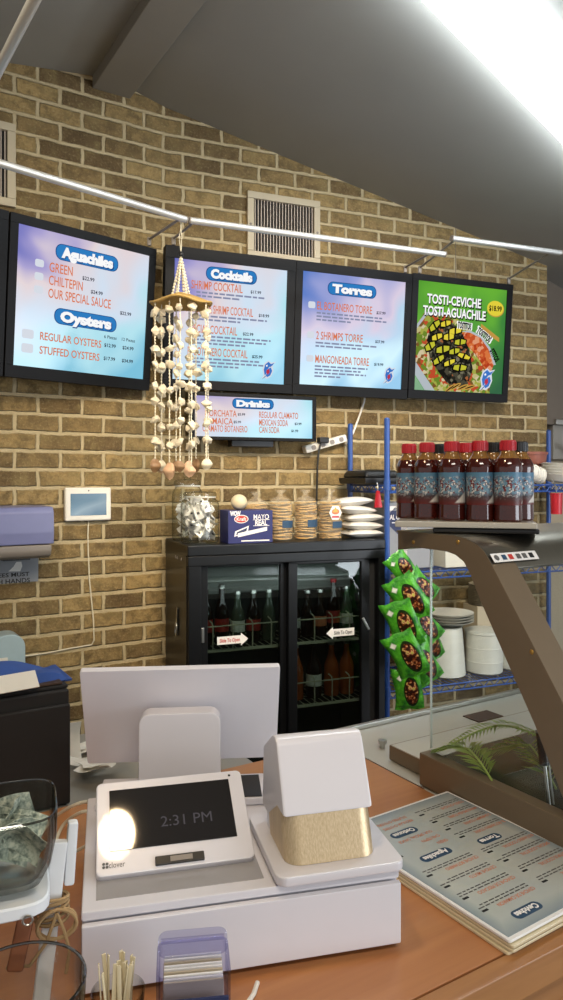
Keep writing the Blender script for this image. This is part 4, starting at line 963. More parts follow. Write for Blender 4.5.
# ------------------------------------------------------------------ snack bags
so = pY(396, 560, 3.06)
o = thing('clip_strip', 'clear hanging strip with metal clips holding the green snack bags', 'clip strip', so, TB)
mb = MB(); mb.box((.04, .0, -.20), (.03, .0016, .80), 'film'); mb.tube([(.04, 0, .2), (.04, .02, .30), (.04, .05, .355)], .0025, 'steel', 6); mb.build('strip', o)
for k in range(6):
    mb = MB(); mb.box((.04, -.004, .10-.11*k), (.018, .008, .022), 'steel', .002); mb.build('clip', o)
def chipbag_mesh(seed):
    mb = MB(); r = random.Random(seed); w, h, t = .135, .20, .038; p1 = r.uniform(0, 6)
    def f(sg):
        def g(u, v):
            a, b_ = 2*u-1, 2*v-1
            e = max(0, 1-abs(a)**2.4)**.6*max(0, 1-max(0, (abs(b_)-.0))**3)**.75 if abs(b_) < .9 else 0
            wr = 1+.10*math.sin(11*u+p1)*math.sin(9*v+p1)
            pin = 1-.10*(1-b_*b_)
            return Vector((a*w/2*pin+.004*math.sin(6*v+p1), sg*(t/2*e*wr)+.010*b_*math.sin(p1), b_*h/2+(.003*math.cos(24*PI*u) if abs(b_) > .99 else 0)))
        return g
    mb.grid(f(-1), 14, 20, 'chip'); mb.grid(lambda u, v: f(1)(1-u, v), 14, 20, 'chip'); return mb.mesh('snack_bag', 60)
CH = [chipbag_mesh(i) for i in range(3)]
bags = [(x, y, Y, ro, yw, s) for (x, y, _, ro, yw, s), Y in zip([(402, 568, 3.05, -.75, .2, .8), (421, 588, 3.03, -.95, .4, .85), (409, 598, 2.98, -.60, -.25, 1.0), (403, 624, 2.94, -.35, -.3, 1.0), (424, 626, 3.02, -.75, .3, .9), (430, 645, 3.03, -.60, .4, .85), (407, 655, 2.93, -.50, -.2, 1.0), (423, 663, 2.99, -.55, .3, .95), (408, 689, 2.95, -.12, -.1, .9)], (3.06, 3.04, 2.975, 2.93, 3.01, 3.055, 2.885, 2.965, 2.93))]
for i, (x, y, Y, ro, yw, s) in enumerate(bags):
    c = bpy.data.objects.new('snack_bag', CH[i % 3]); COL.objects.link(c); c.location = pY(x, y, Y); c.rotation_euler = (.15, ro*.9, yw); c.scale = (s, s, s)
    tag(c, 'green foil snack bag on the clip strip beside the cooler, %s from the top' % ORD[i], 'snack bag', 'green snack bags on the clip strip')

# ------------------------------------------------------------------ sauce bottles on the case
board_c = Vector((.388, 1.532, 1.484))
def sauce(lab, x, Y, capm, grp, rz):
    b = thing('sauce_bottle', lab, 'bottle', Vector(((x-CX)/F*Y, Y, 1.4965)), rz, grp); r = .0278
    mb = MB(); mb.lathe([(0, 0), (r*.94, 0), (r, .005), (r*.97, .03), (r*.97, .10), (r, .106), (r*.98, .116), (r*.78, .127)], 'sauce', 28); mb.build('bottle', b)
    mb = MB(); mb.lathe([(r*.78, .127), (r*.56, .136), (r*.50, .144)], 'amber', 28); mb.build('neck', b, label='clear amber neck')
    mb = MB(); mb.lathe([(r*.99, .033), (r*.99, .099)], 'sauce_label', 28, cap=False); mb.build('label', b)
    mb = MB(); n = 44; prof = [(.0142, .142), (.0156, .143), (.0156, .1615), (.0145, .1635), (0, .1637)]
    mb.lathe(prof, capm, 28)
    for k in range(24): a = 2*PI*k/24; mb.box((.0157*math.cos(a), .0157*math.sin(a), .152), (.0012, .0012, .016), capm)
    mb.build('cap', b)
for i, (x, Y, cm, lab) in enumerate([(409, 1.60, 'cap_red', 'red capped sauce bottle at the left end of the display case board'), (427, 1.545, 'cap_red', 'red capped sauce bottle, second from the left on the case'), (452, 1.50, 'cap_red', 'red capped sauce bottle in the middle of the front row on the case'),
     (480, 1.475, 'cap_red', 'red capped sauce bottle, fourth from the left in the front row'), (508, 1.455, 'cap_red', 'red capped sauce bottle at the right end of the front row'), (438, 1.605, 'cap_black', 'black capped sauce bottle behind the second and third red caps'),
     (466, 1.562, 'cap_red', 'red capped sauce bottle in the back row between front bottles'), (493, 1.54, 'cap_black', 'black capped sauce bottle behind the fourth front bottle'), (520, 1.51, 'cap_black', 'black capped sauce bottle at the right end of the board')]):
    sauce(lab, x, Y, cm, 'sauce bottles on the display case', (0, 0, .0, .25, .9, .5, .2, -.4, .3)[i])
# ------------------------------------------------------------------ service counter
o = thing('service_counter', 'orange brown wood laminate service counter with pale metal worktop behind', 'counter', C(0, .66, 0), TA)
cu = lambda u0, u1, v0, v1, z0, z1: (((u0+u1)/2, (v0+v1)/2-.66, (z0+z1)/2), (u1-u0, v1-v0, z1-z0))
mb = MB(); mb.box(*cu(-1.3, 1.02, .6625, 1.405, .912, ZT), 'laminate', .0015); mb.build('countertop', o)
mb = MB(); mb.box(*cu(-1.3, 1.02, .632, .660, .905, ZT+.0005), 'edge_wood', .003); mb.build('edge_trim', o, label='lighter wood strip along the counter edge')
mb = MB(); mb.box(*cu(-1.3, 2.3, .655, .68, 0, .91), 'edge_wood', .002); mb.build('front_panel', o)
mb = MB(); mb.box(*cu(1.022, 2.3, .64, 1.462, .915, ZT-.002), 'deck', .002); mb.box(*cu(1.022, 2.3, 1.448, 1.462, ZT-.002, ZT+.010), 'steel', .002); mb.box(*cu(1.0205, 1.0216, 1.10, 1.45, ZT-.004, ZT+.001), 'steel', 0); mb.build('metal_deck', o, label='pale metal worktop right of the wood')
mb = MB(); mb.box(*cu(-1.3, .80, 1.407, 1.80, .90, .945), 'steel_grey', .003); mb.build('back_worktop', o, label='grey worktop behind the wood')
mb = MB(); mb.box(*cu(-1.28, 2.28, .69, 1.38, 0.0, .91), 'wall_dim', .002); mb.box(*cu(-1.28, .78, 1.42, 1.76, 0, .90), 'wall_dim', .002); mb.build('base_cabinet', o)
p = pZ(483, 716, ZT); o = thing('dark_pad', 'small dark brown square set on the pale metal worktop', 'pad', (p.x, p.y, ZT-.002), TA)
mb = MB(); mb.box((0, 0, .0015), (.092, .058, .003), 'dark_brown', .001); mb.build('pad', o); kids(o)[0].name = 'pad_surface'
p = pZ(382.5, 747, ZT); o = thing('metal_knob', 'small steel knob on the worktop behind the receipt printer', 'knob', (p.x, p.y, ZT-.002)); mb = MB(); mb.lathe([(.006, 0), (.006, .010), (.010, .011), (.010, .019), (0, .020)], 'steel', 16); mb.build('stud', o)

# ------------------------------------------------------------------ glass display case
U0, V0 = 1.025, .62
o = thing('display_case', 'curved glass food display case with bronze end frame at the right', 'display case', C(U0, V0, ZT), TA)
lc = lambda u, v, z: Vector((u-U0, v-V0, z-ZT))
VZ = Matrix(((0, 0, 1, 0), (1, 0, 0, -V0), (0, 1, 0, -ZT), (0, 0, 0, 1)))      # poly (v,z), depth along u
low = [(1.187, 1.430), (1.14, 1.440), (1.045, 1.439), (1.018, 1.434), (.997, 1.423), (.980, 1.402), (.953, 1.352), (.8306, 1.1575), (.752, 1.012)]
upp = [(.625, 1.012), (.772, 1.209), (.929, 1.429), (.944, 1.447), (.962, 1.459), (.990, 1.468), (1.02, 1.4715), (1.187, 1.4715)]
for u0 in (U0, 2.22):
    mb = MB(); mb.prism(low+upp, .065, 'bronze', T(u0-U0, 0, 0) @ VZ, .002)
    mb.box(lc(u0+.015, .87, .9845), (.03, .50, .067), 'bronze', .003); f = mb.build('end_frame', o)
    if u0 == U0:
        mb = MB()
        for x, y in ((413.5, 542), (458, 542), (531.8, 652)):
            m = (x-CX)/F; v = U0*(CA-SA*m)/(SA+CA*m); Y = SA*U0+CA*v; mb.sphere(lc(U0-.0005, v, HC-(y-480)*Y/F), (.002, .0045, .0045), 'brass', 10)
        mb.build('rivet', f)
mb = MB(); prof = [(1.19, 1.472), (1.02, 1.4725), (.990, 1.469), (.962, 1.460), (.944, 1.448), (.929, 1.430), (.921, 1.416)]
mb.prism(prof+[(v+.004, z-.004) for v, z in prof[::-1]], 1.26, 'canopy', T(.0005, 0, 0) @ VZ); mb.build('canopy', o)
mb = MB(); sd = Vector((0, -.012, -.018)).normalized(); nrm = Vector((0, -.86, .5))
Ms = Matrix.Translation(lc(1.092, .9335, 1.4345)+Vector((0, -.0042, .0012))) @ RX(R(52))
mb.rrect(.124, .019, .001, 'print_white', Ms)
for k, (c_, x) in enumerate((('print_blue', -.030), ('print_red', -.012), ('print_grey', .009), ('print_grey', .026), ('print_black', .045))): mb.rrect(.012, .011, .001, c_, T(0, 0, 0) @ Ms @ T(x, 0, .0005))
mb.ell(.006, .006, 'print_grey', Ms @ T(-.05, 0, .0005)); mb.build('icon_sticker', o, label='white sticker with a row of small coloured icons')
mb = MB(); mb.prism([(1.118, 1.018), (1.118, 1.441)]+low[2:], .005, 'pane', T(.030, 0, 0) @ VZ); mb.box(lc(U0+.0325, 1.119, 1.23), (.0055, .0015, .42), 'clear_white'); mb.build('side_glass', o)
mb = MB(); mb.prism([(.925, 1.418), (.640, 1.018), (.645, 1.014), (.930, 1.414)], 1.13, 'pane', T(.065, 0, 0) @ VZ); mb.build('front_glass', o)
mb = MB(); mb.box(lc(1.65, 1.20, .967), (1.18, .115, .034), 'bronze', .003); mb.box(lc(1.65, 1.1965, .9845), (1.18, .105, .003), 'deck', .001); mb.box(lc(1.65, .635, .984), (1.22, .03, .068), 'bronze', .003); mb.build('base_rail', o)
mb = MB(); mb.box(lc(1.65, .885, .992), (1.20, .47, .012), 'case_floor', .002); mb.build('display_floor', o)
mb = MB(); a = lc(1.08, .8433, 1.0); mb.cyl(a, a+Vector((0, .012, .085)), .0035, 'steel', n=10); mb.cyl(a+Vector((0, .010, .070)), a+Vector((0, .018, .125)), .009, 'black', n=14); mb.cyl(a+Vector((.012, 0, 0)), a+Vector((.012, .010, .07)), .002, 'steel', n=8); mb.build('stay_rod', o, label='steel stay rod with black grip')
def frond(lab, pts, L, seed):
    p0 = C(1.3, .9, 1.0); r = random.Random(seed); b = thing('palm_frond', lab, 'palm leaf', pZ(*pts[0], 1.012), 0, 'palm fronds in the display case')
    w = [pZ(x, y, 1.012)-b.location for x, y in pts]; n = 26; path = []
    for i in range(n+1):
        t_ = i/n*(len(w)-1); k = min(int(t_), len(w)-2); q = t_-k
        path.append(w[k].lerp(w[k+1], q)+Vector((0, 0, .006+.028*math.sin(PI*i/n))))
    mb = MB(); mb.tube(path, .0022, 'palm', 6); mb.build('stem', b)
    mb = MB()
    for i in range(2, n+1):
        d = (path[i]-path[i-1]).normalized(); s = d.cross(Vector((0, 0, 1))).normalized(); l = L*math.sin(PI*(.18+.8*i/n))**.7
        for sg in (-1, 1):
            e = (s*sg*.9+d*.75+Vector((0, 0, -.05+r.uniform(-.08, .12)))).normalized(); q = d*.0038; p_ = path[i]
            pts_ = [p_-q*.4, p_+e*l*.4-q+Vector((0, 0, .006)), p_+e*l, p_+e*l*.4+q+Vector((0, 0, .006))]
            for x_ in pts_: x_.z = max(x_.z, .0005)
            bm_ = bmesh.new(); bm_.faces.new([bm_.verts.new(x) for x in pts_]); bmesh.ops.solidify(bm_, geom=bm_.faces[:], thickness=.0008); mb._merge(bm_, 'palm')
    mb.build('leaflets', b)
frond('palm frond at the left of the display case floor', [(492, 784), (468, 766), (434, 755)], .055, 1)
frond('palm frond arching beside the case post on the display floor', [(556, 792), (530, 762), (486, 757)], .065, 2)
frond('palm frond at the back of the display case floor', [(545, 742), (500, 741), (452, 747)], .05, 3)
# board with the sauce bottles
o = thing('serving_board', 'marble topped serving board under the sauce bottles', 'board', board_c, R(-14)); mb = MB(); mb.box((0, 0, .0062), (.275, .192, .0120), 'deck', .002, 3); mb.build('slab', o)
o = thing('black_slab', 'thin black tray between the serving board and the case top', 'tray', (.425, 1.515, 1.4735), R(-14)); mb = MB(); mb.box((0, 0, .0052), (.205, .165, .0100), 'black', .003, 3); mb.build('tray_body', o)

# ------------------------------------------------------------------ point of sale
DA = math.atan2(.098, .403); DO = Vector((-.242, .870, ZT+.0006)); DW, DD, DH = .415, .335, .103
Rd = Matrix.Rotation(DA, 3, 'Z')
o = thing('cash_drawer', 'wide white cash drawer on the wood counter under the till', 'cash drawer', DO, DA)
mb = MB(); mb.box((DW/2, DD/2+.006, DH/2-.003), (DW-.002, DD-.014, DH-.016), 'white_matt', .003); mb.box((DW/2, DD/2+.004, DH-.006), (DW, DD-.008, .012), 'white_pos', .003)
for x in (.03, DW-.03):
    for y in (.03, DD-.03): mb.cyl((x, y, 0), (x, y, .008), .012, 'black', n=12)
mb.build('case', o); mb = MB(); mb.box((.125, .165, DH+.0003), (.215, .27, .0008), 'drawer_grey', 0); mb.build('top_panel', o, label='grey glossy panel on the drawer top'); mb = MB(); mb.box((DW/2, .004, DH/2-.002), (DW-.002, .010, DH-.022), 'white_matt', .002); mb.build('drawer_front', o)
mb = MB(); mb.box((.345, .012, DH+.0006), (.058, .014, .001), 'black'); mb.build('dark_label', o)
# customer display
yw = R(14); tl = math.atan2(.113, .0765)
BL = Vector((-.2424, .941, 1.0615)); w_, h_ = .213, .1367
rot = Euler((-tl, 0, yw)); Rm = rot.to_matrix(); ctr = BL+Rm @ Vector((w_/2, 0, h_/2))
o = thing('customer_display', 'small white tilted payment screen facing the customer on the cash drawer', 'payment screen', ctr, rot)
mb = MB(); mb.prism(rrpoly(w_, h_, .008, 5), .013, 'white_pos', face(0, .013, 0), .0025); mb.build('housing', o)
mb = MB(); mb.box((-.001, -.0004, .009), (.174, .0012, .090), 'screen_black', .0003); s_ = mb.build('screen', o)
mb = MB(); mb.text('2:31 PM', .016, face(.018, -.0014, -.002), 'screen_text', .0, width=.072); mb.build('clock_digits', s_)
mb = MB(); mb.box((.004, -.0014, -.0575), (.066, .004, .012), 'black', .001); mb.box((.006, -.0036, -.0575), (.030, .0006, .007), 'grey_plastic'); mb.build('card_slot', o)
mb = MB(); mb.text('clover', .008, face(-.079, -.0006, -.0545), 'print_grey', 0, width=.021)
for dx in (-.0022, .0022):
    for dz in (-.0022, .0022): mb.ell(.002, .002, 'print_grey', face(-.094+dx, -.0006, -.0545+dz), 10)
mb.build('lettering', o)
mb = MB(); mb.sphere((.088, -.0004, .060), (.002, .0006, .002), 'black', 8); mb.build('camera_dot', o)
mb = MB()
inv = Rm.inverted()
for sx in (-.055, .055):
    a = Vector((sx, .013, .01)); wpt = ctr+Rm @ a; down = Vector((wpt.x, wpt.y, ZT+DH+.0015))
    mb.cyl(a, inv @ (down-ctr), .016, 'white_matt', n=16)
mb.cyl(Vector((-.08, .014, -.055)), Vector((.08, .014, -.055)), .003, 'white_matt', n=12)
mb.build('support_foot', o)
# merchant display
y5 = R(5.5); t23 = math.atan2(.078, .183); wl_, hl_ = .33, .197
rot = Euler((t23, 0, y5)); Rm = rot.to_matrix(); ctr = Vector((-.338, 1.258, 1.0850))+Rm @ Vector((wl_/2, 0, hl_/2))
o = thing('till_display', 'large white till screen seen from behind on the cash drawer', 'till screen', ctr, rot)
mb = MB(); mb.prism(rrpoly(wl_, hl_, .004, 3), .011, 'white_pos', face(0, .011, 0), .0015); mb.build('housing', o)
mb = MB(); mb.box((0, .0116, 0), (wl_-.03, .001, hl_-.03), 'screen_black'); mb.build('screen', o)
inv = Rm.inverted(); bw = Vector((-.166, 1.185, ZT+DH+.0012)); Rz = Matrix.Rotation(y5, 3, 'Z')
mb = MB(); M4 = (Matrix.LocRotScale(ctr, rot, None)).inverted() @ T(bw) @ RZ(y5)
mb.prism(rrpoly(.132, .143, .018, 6), .042, 'white_pos', M4 @ RX(R(-3)) @ face(0, .018, .0755), .003); mb.box((0, .032, .11), (.06, .05, .05), 'white_matt', .004, M4=M4); mb.build('stand', o)
mb = MB(); mb.box((.004, .02, .006), (.276, .10, .012), 'white_pos', .003, M4=M4); mb.box((.085, .017, .0125), (.095, .085, .002), 'black', .0005, M4=M4); mb.build('stand_base', o)
# printer
pc = Vector((.0578, 1.0355, ZT+DH+.0012)); py_ = R(14.5)
o = thing('receipt_printer', 'white receipt printer with a brushed metal front on the cash drawer', 'receipt printer', pc, py_)
mb = MB(); mb.prism(rrpoly(.178, .186, .014, 5), .013, 'white_pos', T(0, 0, 0.002), .003); mb.prism(rrpoly(.160, .168, .012, 4), .003, 'grey_plastic'); mb.build('base_tray', o)
z0 = .0155; lw = .127; cx = -.006
mb = MB(); mb.prism(rrpoly(lw-.004, .100, .02, 6), .075, 'white_pos', T(cx, .022, z0)); mb.build('body', o)
mb = MB(); b = bmesh.new()
mb.prism([(-lw/2, .03), (-lw/2, -.042)]+[(-lw/2+.022-.022*math.cos(a), -.044-.022*math.sin(a)) for a in [k*PI/12 for k in range(1, 7)]]+[(lw/2-.022+.022*math.sin(a), -.044-.022*math.cos(a)) for a in [k*PI/12 for k in range(7)]]+[(lw/2, .03)], .058, 'warm_streaked', Matrix(((1, 0, 0, cx), (0, 1, .38, -.004), (0, 0, 1, z0), (0, 0, 0, 1)))); mb.build('front_panel', o, label='brushed metal front with warm reflection painted in its colour')
XV = Matrix(((0, 0, 1, cx-lw/2-.001), (1, 0, 0, 0), (0, 1, 0, 0), (0, 0, 0, 1)))
mb = MB(); mb.prism([(-.0515, z0+.056), (-.010, z0+.143), (.000, z0+.149), (.016, z0+.146), (.070, z0+.112), (.075, z0+.02), (.04, z0+.02), (-.014, z0+.055)], lw+.002, 'white_pos', XV, .005); mb.build('cover', o)
# cables
mb = MB(); mb.tube([(-.10, .845, .9535), (-.078, .838, .9535), (-.058, .845, .9535), (-.042, .862, .9535), (-.034, .880, .9535), (-.030, .900, .9535)], .003, 'white_plastic', 8); tag(mb.build('white_lead'), 'short white cable loop in front of the cash drawer', 'cable')
for i, (pp, lab) in enumerate(((((98, 801, 1.01), (80, 803, 1.03), (62, 812, 1.0), (50, 822, .965), (40, 835, .956)), 'upper cream cable looping out from the payment screen'), (((97, 812, 1.0), (82, 812, 1.01), (66, 822, .975), (58, 835, .957), (55, 850, .956)), 'lower cream cable behind the tip jar'), (((95, 842, 1.0), (82, 848, .97), (72, 855, .957), (66, 870, .956)), 'short cream cable left of the cash drawer'))):
    mb = MB(); P = [pZ(*q) for q in pp]; out = []
    for k in range(len(P)-1):
        for j in range(5):
            t_ = j/5; a = P[max(k-1, 0)]; b_ = P[k]; c_ = P[k+1]; d = P[min(k+2, len(P)-1)]
            out.append(.5*((2*b_)+(c_-a)*t_+(2*a-5*b_+4*c_-d)*t_**2+(3*b_-a-3*c_+d)*t_**3))
    mb.tube(out+[P[-1]], .003, 'white_cord', 8); tag(mb.build('cream_cable'), lab, 'cable')

# ------------------------------------------------------------------ laminated menus
mc = Vector((.3135, 1.1854, ZT)); ma = math.atan2(-.556, -.831)
rm = random.Random(9)
for k in range(4):
    top = k == 3
    z = ZT+.0006+k*.0052; off = Vector((rm.uniform(-.004, .004), rm.uniform(-.004, .004), 0)) if not top else Vector((0, 0, 0))
    o = thing('laminated_menu', ('lowest laminated menu in the stack on the counter', 'second laminated menu from the bottom of the counter stack', 'laminated menu just under the top one', 'laminated menu with blue headings on top of the stack')[k], 'menu', mc+off+Vector((0, 0, z-ZT)), ma+(rm.uniform(-.015, .015) if not top else 0), 'laminated menus on the counter')
    mb = MB(); mb.prism(rrpoly(.276, .370, .004, 3), .0040, 'glint' if not top else 'print_white', I4, .0008); mb.build('laminate_sheet', o)
    if top:
        mb = MB(); mb.box((0, 0, .0042), (.266, .358, .0006), 'menu_print'); pr = mb.build('printed_page', o)
        mb = MB(); FL = lambda x, y, dz=0: T(x, y, .0048+dz)
        for s, x, y, w in (('Ceviches', .062, .154, .058), ('Aguachiles', .058, -.025, .066), ('Torres', -.056, -.012, .052), ('Ostiones', .050, -.108, .058), ('Cocteles', -.062, .154, .058)):
            mb.rrect(w, .019, .009, 'print_blue', FL(x, y)); mb.text(s, .0105, FL(x, y, .0003), 'print_white', .045, width=w*.80)
        items = []
        for x0, ys in ((.006, (.124, .088, .052, .016, -.050, -.068, -.086, -.134, -.150)), (-.128, (.124, .088, .052, .020, -.040, -.072, -.104, -.136))): items += [(x0, y) for y in ys]
        names = ['CEVICHE DE CAMARON', 'CEVICHE DE PESCADO', 'CEVICHE MIXTO', 'CEVICHE BOTANERO', 'GREEN', 'CHILTEPIN', 'OUR SPECIAL SAUCE', 'REGULAR OYSTERS', 'STUFFED OYSTERS', 'SHRIMP COCKTAIL', 'OCTOPUS COCKTAIL', 'SPECIAL COCKTAIL', 'BOTANERO COCKTAIL', 'EL BOTANERO TORRE', '2 SHRIMPS TORRE', 'MANGONEADA TORRE', 'TOSTI-CEVICHE']
        for i, (x, y) in enumerate(items):
            big = i < 4 or i > 8
            mb.text(names[i], .0075, FL(x, y), 'print_orange', .012, align='L', width=.0045*len(names[i])); mb.rrect(.012, .0045, .001, 'print_black', FL(x+.106, y-.002))
            if big:
                for q in range(2):
                    xx = x+.002; end = x+.112-rm.uniform(0, .02)
                    while xx < end: l = rm.uniform(.006, .013); mb.rrect(l, .0024, .0006, 'print_grey', FL(xx+l/2, y-.0092-q*.0058)); xx += l+.0022
        mb.build('lettering', pr)

# ------------------------------------------------------------------ left side of the counter
bc = C(.24, 1.425, .9458)
o = thing('document_holder', 'black fabric document box standing upright on the worktop at the left', 'document box', bc, TA)
bx, bd2, bh2 = .30, .13, .224
mb = MB(); mb.box((0, bd2/2, bh2/2), (bx, bd2, bh2), 'black_cloth', .005, 3); mb.build('box_body', o)
mb = MB(); mb.box((.055, -.004, .10), (.19, .010, .195), 'black_cloth', .004, 3); mb.build('front_pocket', o)
mb = MB(); mb.box((.0, .03, bh2+.004), (.30, .045, .008), 'black_cloth', .003); mb.box((-.005, .035, bh2+.011), (.29, .05, .005), 'dark_brown', .002); mb.build('folded_flap', o)
def cloth(u, v):
    x = -.19+.355*u; y = .028+.13*v
    h = .017+.020*math.sin(PI*min(1, u*1.08+.0))**.6*(.35+.65*v)+.006*math.sin(9*u+3*v)+.004*math.sin(17*u-5*v)
    if u > .96 or v < .02: h = .010
    return Vector((x, y+.012*math.sin(7*u), bh2+h))
mb = MB(); mb.grid(cloth, 40, 16, 'blue_cloth', thick=.004); mb.build('blue_cloth', None, loc=bc, rz=TA); tag(bpy.data.objects['blue_cloth'], 'crumpled blue cloth lying on top of the black document box', 'cloth')
mb = MB(); mb.box((0, 0, 0), (.22, .042, .0016), 'paper'); q = mb.build('white_envelope', None, loc=bc+Matrix.Rotation(TA, 3, 'Z') @ Vector((-.020, .006, bh2+.024)), rz=(.60, -.035, TA)); tag(q, 'white paper slip tucked on the black document box', 'paper')
# receipts
rr_ = random.Random(21)
for i, (x, y, a, cu_, lab) in enumerate(((80, 752, .3, .014, 'curled receipt slip nearest the black document box'), (89, 748, .9, .010, 'receipt slip lying behind the others by the till screen'), (84, 765, .1, .014, 'long receipt slip in the middle of the paper pile'), (97, 767, .9, .010, 'receipt slip on the pile beside the till screen'), (96, 780, -.3, .008, 'front receipt slip at the near edge of the pile'), (107, 774, .35, .006, 'receipt slip at the right end of the pile'))):
    mb = MB(); L = rr_.uniform(.075, .11)
    mb.grid(lambda u, v: Vector(((u-.5)*L, (v-.5)*.042, .002+.006*math.sin(6*v+2*i)*u+cu_*(1-math.cos((u-.3)*3.2))+.004*math.sin(5*u+i))), 14, 3, 'paper', thick=.0006)
    p = pZ(x, y, .95); tag(mb.build('receipt', loc=(p.x, p.y, .947+.006*i), rz=a), lab, 'receipt', 'receipt slips on the worktop')
mb = MB(); mb.grid(lambda u, v: Vector(((u-.5)*.028, .018*math.sin(3*v), v*.085)), 3, 10, 'paper', thick=.0006); p = pZ(76, 764, .95); tag(mb.build('receipt', loc=(p.x-.01, p.y+.03, .947), rz=.5), 'receipt slip standing on end against the black document box', 'receipt', 'receipt slips on the worktop')
# tip jar on a white wooden stand
sx, sy = -.318, .812
o = thing('wooden_stand', 'white painted wooden stand tied with twine holding the tip jar', 'stand', (sx, sy, ZT), .35)
W2L = lambda x, y, z: Matrix.Rotation(-.35, 3, 'Z') @ (Vector((x, y, z))-Vector((sx, sy, ZT)))
mb = MB(); mb.lathe([(0, .160), (.052, .160), (.054, .162), (.054, .173), (.052, .175), (0, .175)], 'white_paint', 40, sq=5); mb.build('tray', o)
mb = MB(); a = W2L(-.282, .838, ZT); b_ = W2L(-.268, .872, 1.145)
def slat(mb, a, b_, w, t__, mat):
    d = (b_-a); q = Vector((0, 0, 1)).rotation_difference(d.normalized()).to_matrix().to_4x4(); mb.box((0, 0, 0), (w, t__, d.length), mat, .003, M4=T((a+b_)/2) @ q)
slat(mb, a, b_, .019, .015, 'white_paint'); mb.build('post', o)
mb = MB(); slat(mb, W2L(-.258, .876, 1.09), W2L(-.254, .880, 1.165), .012, .014, 'white_paint'); mb.build('slat', o)
mb = MB(); slat(mb, W2L(-.33, .79, ZT), W2L(-.33, .79, 1.10), .02, .02, 'white_paint'); mb.build('slat', o)
mb = MB(); slat(mb, W2L(-.36, .83, ZT), W2L(-.35, .83, 1.10), .02, .02, 'white_paint'); mb.build('slat', o)
mb = MB()
for k in range(5):
    cz = 1.062+.006*k; c_ = W2L(-.273, .858, cz); mb.tube([c_+Vector((.019*math.cos(q), .015*math.sin(q), .003*math.sin(q+k))) for q in [j*PI/8 for j in range(16)]], .0021, 'twine', 6, closed=True)
c_ = W2L(-.262, .842, 1.075)
for sg in (-1, 1): mb.tube([c_+Vector((sg*.022*math.sin(q), -.004*math.sin(q), -.026*math.sin(q/2)**2*1.0+.004*math.cos(q))) for q in [j*PI/10 for j in range(20)]], .0021, 'twine', 6)
mb.tube([c_, c_+Vector((.008, -.004, -.02)), c_+Vector((.014, -.003, -.045)), c_+Vector((.010, -.004, -.07))], .002, 'twine', 6); mb.tube([c_, c_+Vector((-.012, -.004, -.03)), c_+Vector((-.030, -.004, -.052)), c_+Vector((-.055, -.01, -.045))], .002, 'twine', 6)
mb.build('twine_bow', o)
mb = MB(); slat(mb, W2L(-.296, .80, 1.035), W2L(-.286, .812, 1.095), .018, .004, 'brown_leather'); mb.build('leather_tab', o)
mb = MB(); mb.tube([Vector((.030+.005*math.cos(q), -.0555, .160+.005*math.sin(q))) for q in [j*PI/6 for j in range(12)]], .0012, 'steel', 6, closed=True); mb.build('hook', o)
o = thing('tip_jar', 'rounded square glass tip jar full of banknotes at the left edge', 'tip jar', (sx, sy, ZT+.1755), .35)
mb = MB(); mb.lathe([(0, .004), (.032, .003), (.046, .011), (.056, .032), (.0615, .060), (.0625, .088), (.061, .090), (.0595, .088), (.0585, .060), (.053, .034), (.043, .015), (.029, .008), (0, .008)], 'bowl', 44, sq=4.5); mb.build('jar_body', o); mb = MB(); mb.tube([(.061*math.cos(a)*(abs(math.cos(a))**4.5+abs(math.sin(a))**4.5)**(-1/4.5), .061*math.sin(a)*(abs(math.cos(a))**4.5+abs(math.sin(a))**4.5)**(-1/4.5), .0895) for a in [k*PI/28 for k in range(56)]], .0013, 'rim', 8, closed=True); mb.build('rim', o)
def bill_mesh(seed):
    r = random.Random(seed); a, b_, c_ = r.uniform(3, 6), r.uniform(0, 6), r.uniform(.006, .012); mb = MB()
    mb.grid(lambda u, v: Vector(((u-.5)*.088, .012*math.sin(a*u+b_)+.006*math.sin(5*v), (v-.5)*.050+c_*math.sin(a*.8*u))), 16, 6, 'money', thick=.0008); return mb.mesh('banknote', 60)
BM = [bill_mesh(i) for i in range(4)]
rb = random.Random(5)
for k in range(9):
    c = bpy.data.objects.new('banknote', BM[k % 4]); COL.objects.link(c); a = .35+rb.uniform(-.5, .5) if k < 5 else rb.uniform(0, 3)
    rad = .028*(k-4)/4; c.location = (sx+.008+rad*math.sin(.35)*-1+rb.uniform(-.006, .006), sy+rad*math.cos(.35), ZT+.1755+.046+rb.uniform(-.002, .016)); c.rotation_euler = (rb.uniform(-.5, .5), rb.uniform(-.45, .45), a); s = .86; c.scale = (s, s, s)
    tag(c, 'crumpled banknote inside the glass tip jar', 'banknote', 'banknotes in the tip jar')
o = thing('glass_bowl', 'clear round glass goblet in the lower left corner of the counter', 'bowl', (-.262, .722, ZT))
mb = MB(); mb.lathe([(0, .003), (.036, .003), (.036, 0), (.038, .003), (.030, .008), (.010, .012), (.009, .026), (.03, .034), (.050, .052), (.0605, .080), (.064, .110), (.0645, .127), (.0632, .1285), (.0625, .127), (.062, .110), (.0585, .080), (.048, .054), (.028, .037), (0, .034)], 'bowl', 44); mb.build('goblet', o); mb = MB(); mb.tube([(.0636*math.cos(k*PI/22), .0636*math.sin(k*PI/22), .1275) for k in range(44)], .0016, 'rim', 8, closed=True); mb.build('rim', o)
o = thing('navy_card', 'navy and white card standing inside the glass goblet', 'card', (-.268, .725, ZT+.048), .3)
mb = MB(); mb.prism([(-.024, 0), (.024, 0), (.026, .040), (-.010, .055)], .002, 'navy2', face(0, 0, 0)); mb.prism([(.018, 0), (.024, 0), (.026, .040), (.019, .043)], .0006, 'print_white', face(0, -.002, 0)); mb.build('card_sheet', o)
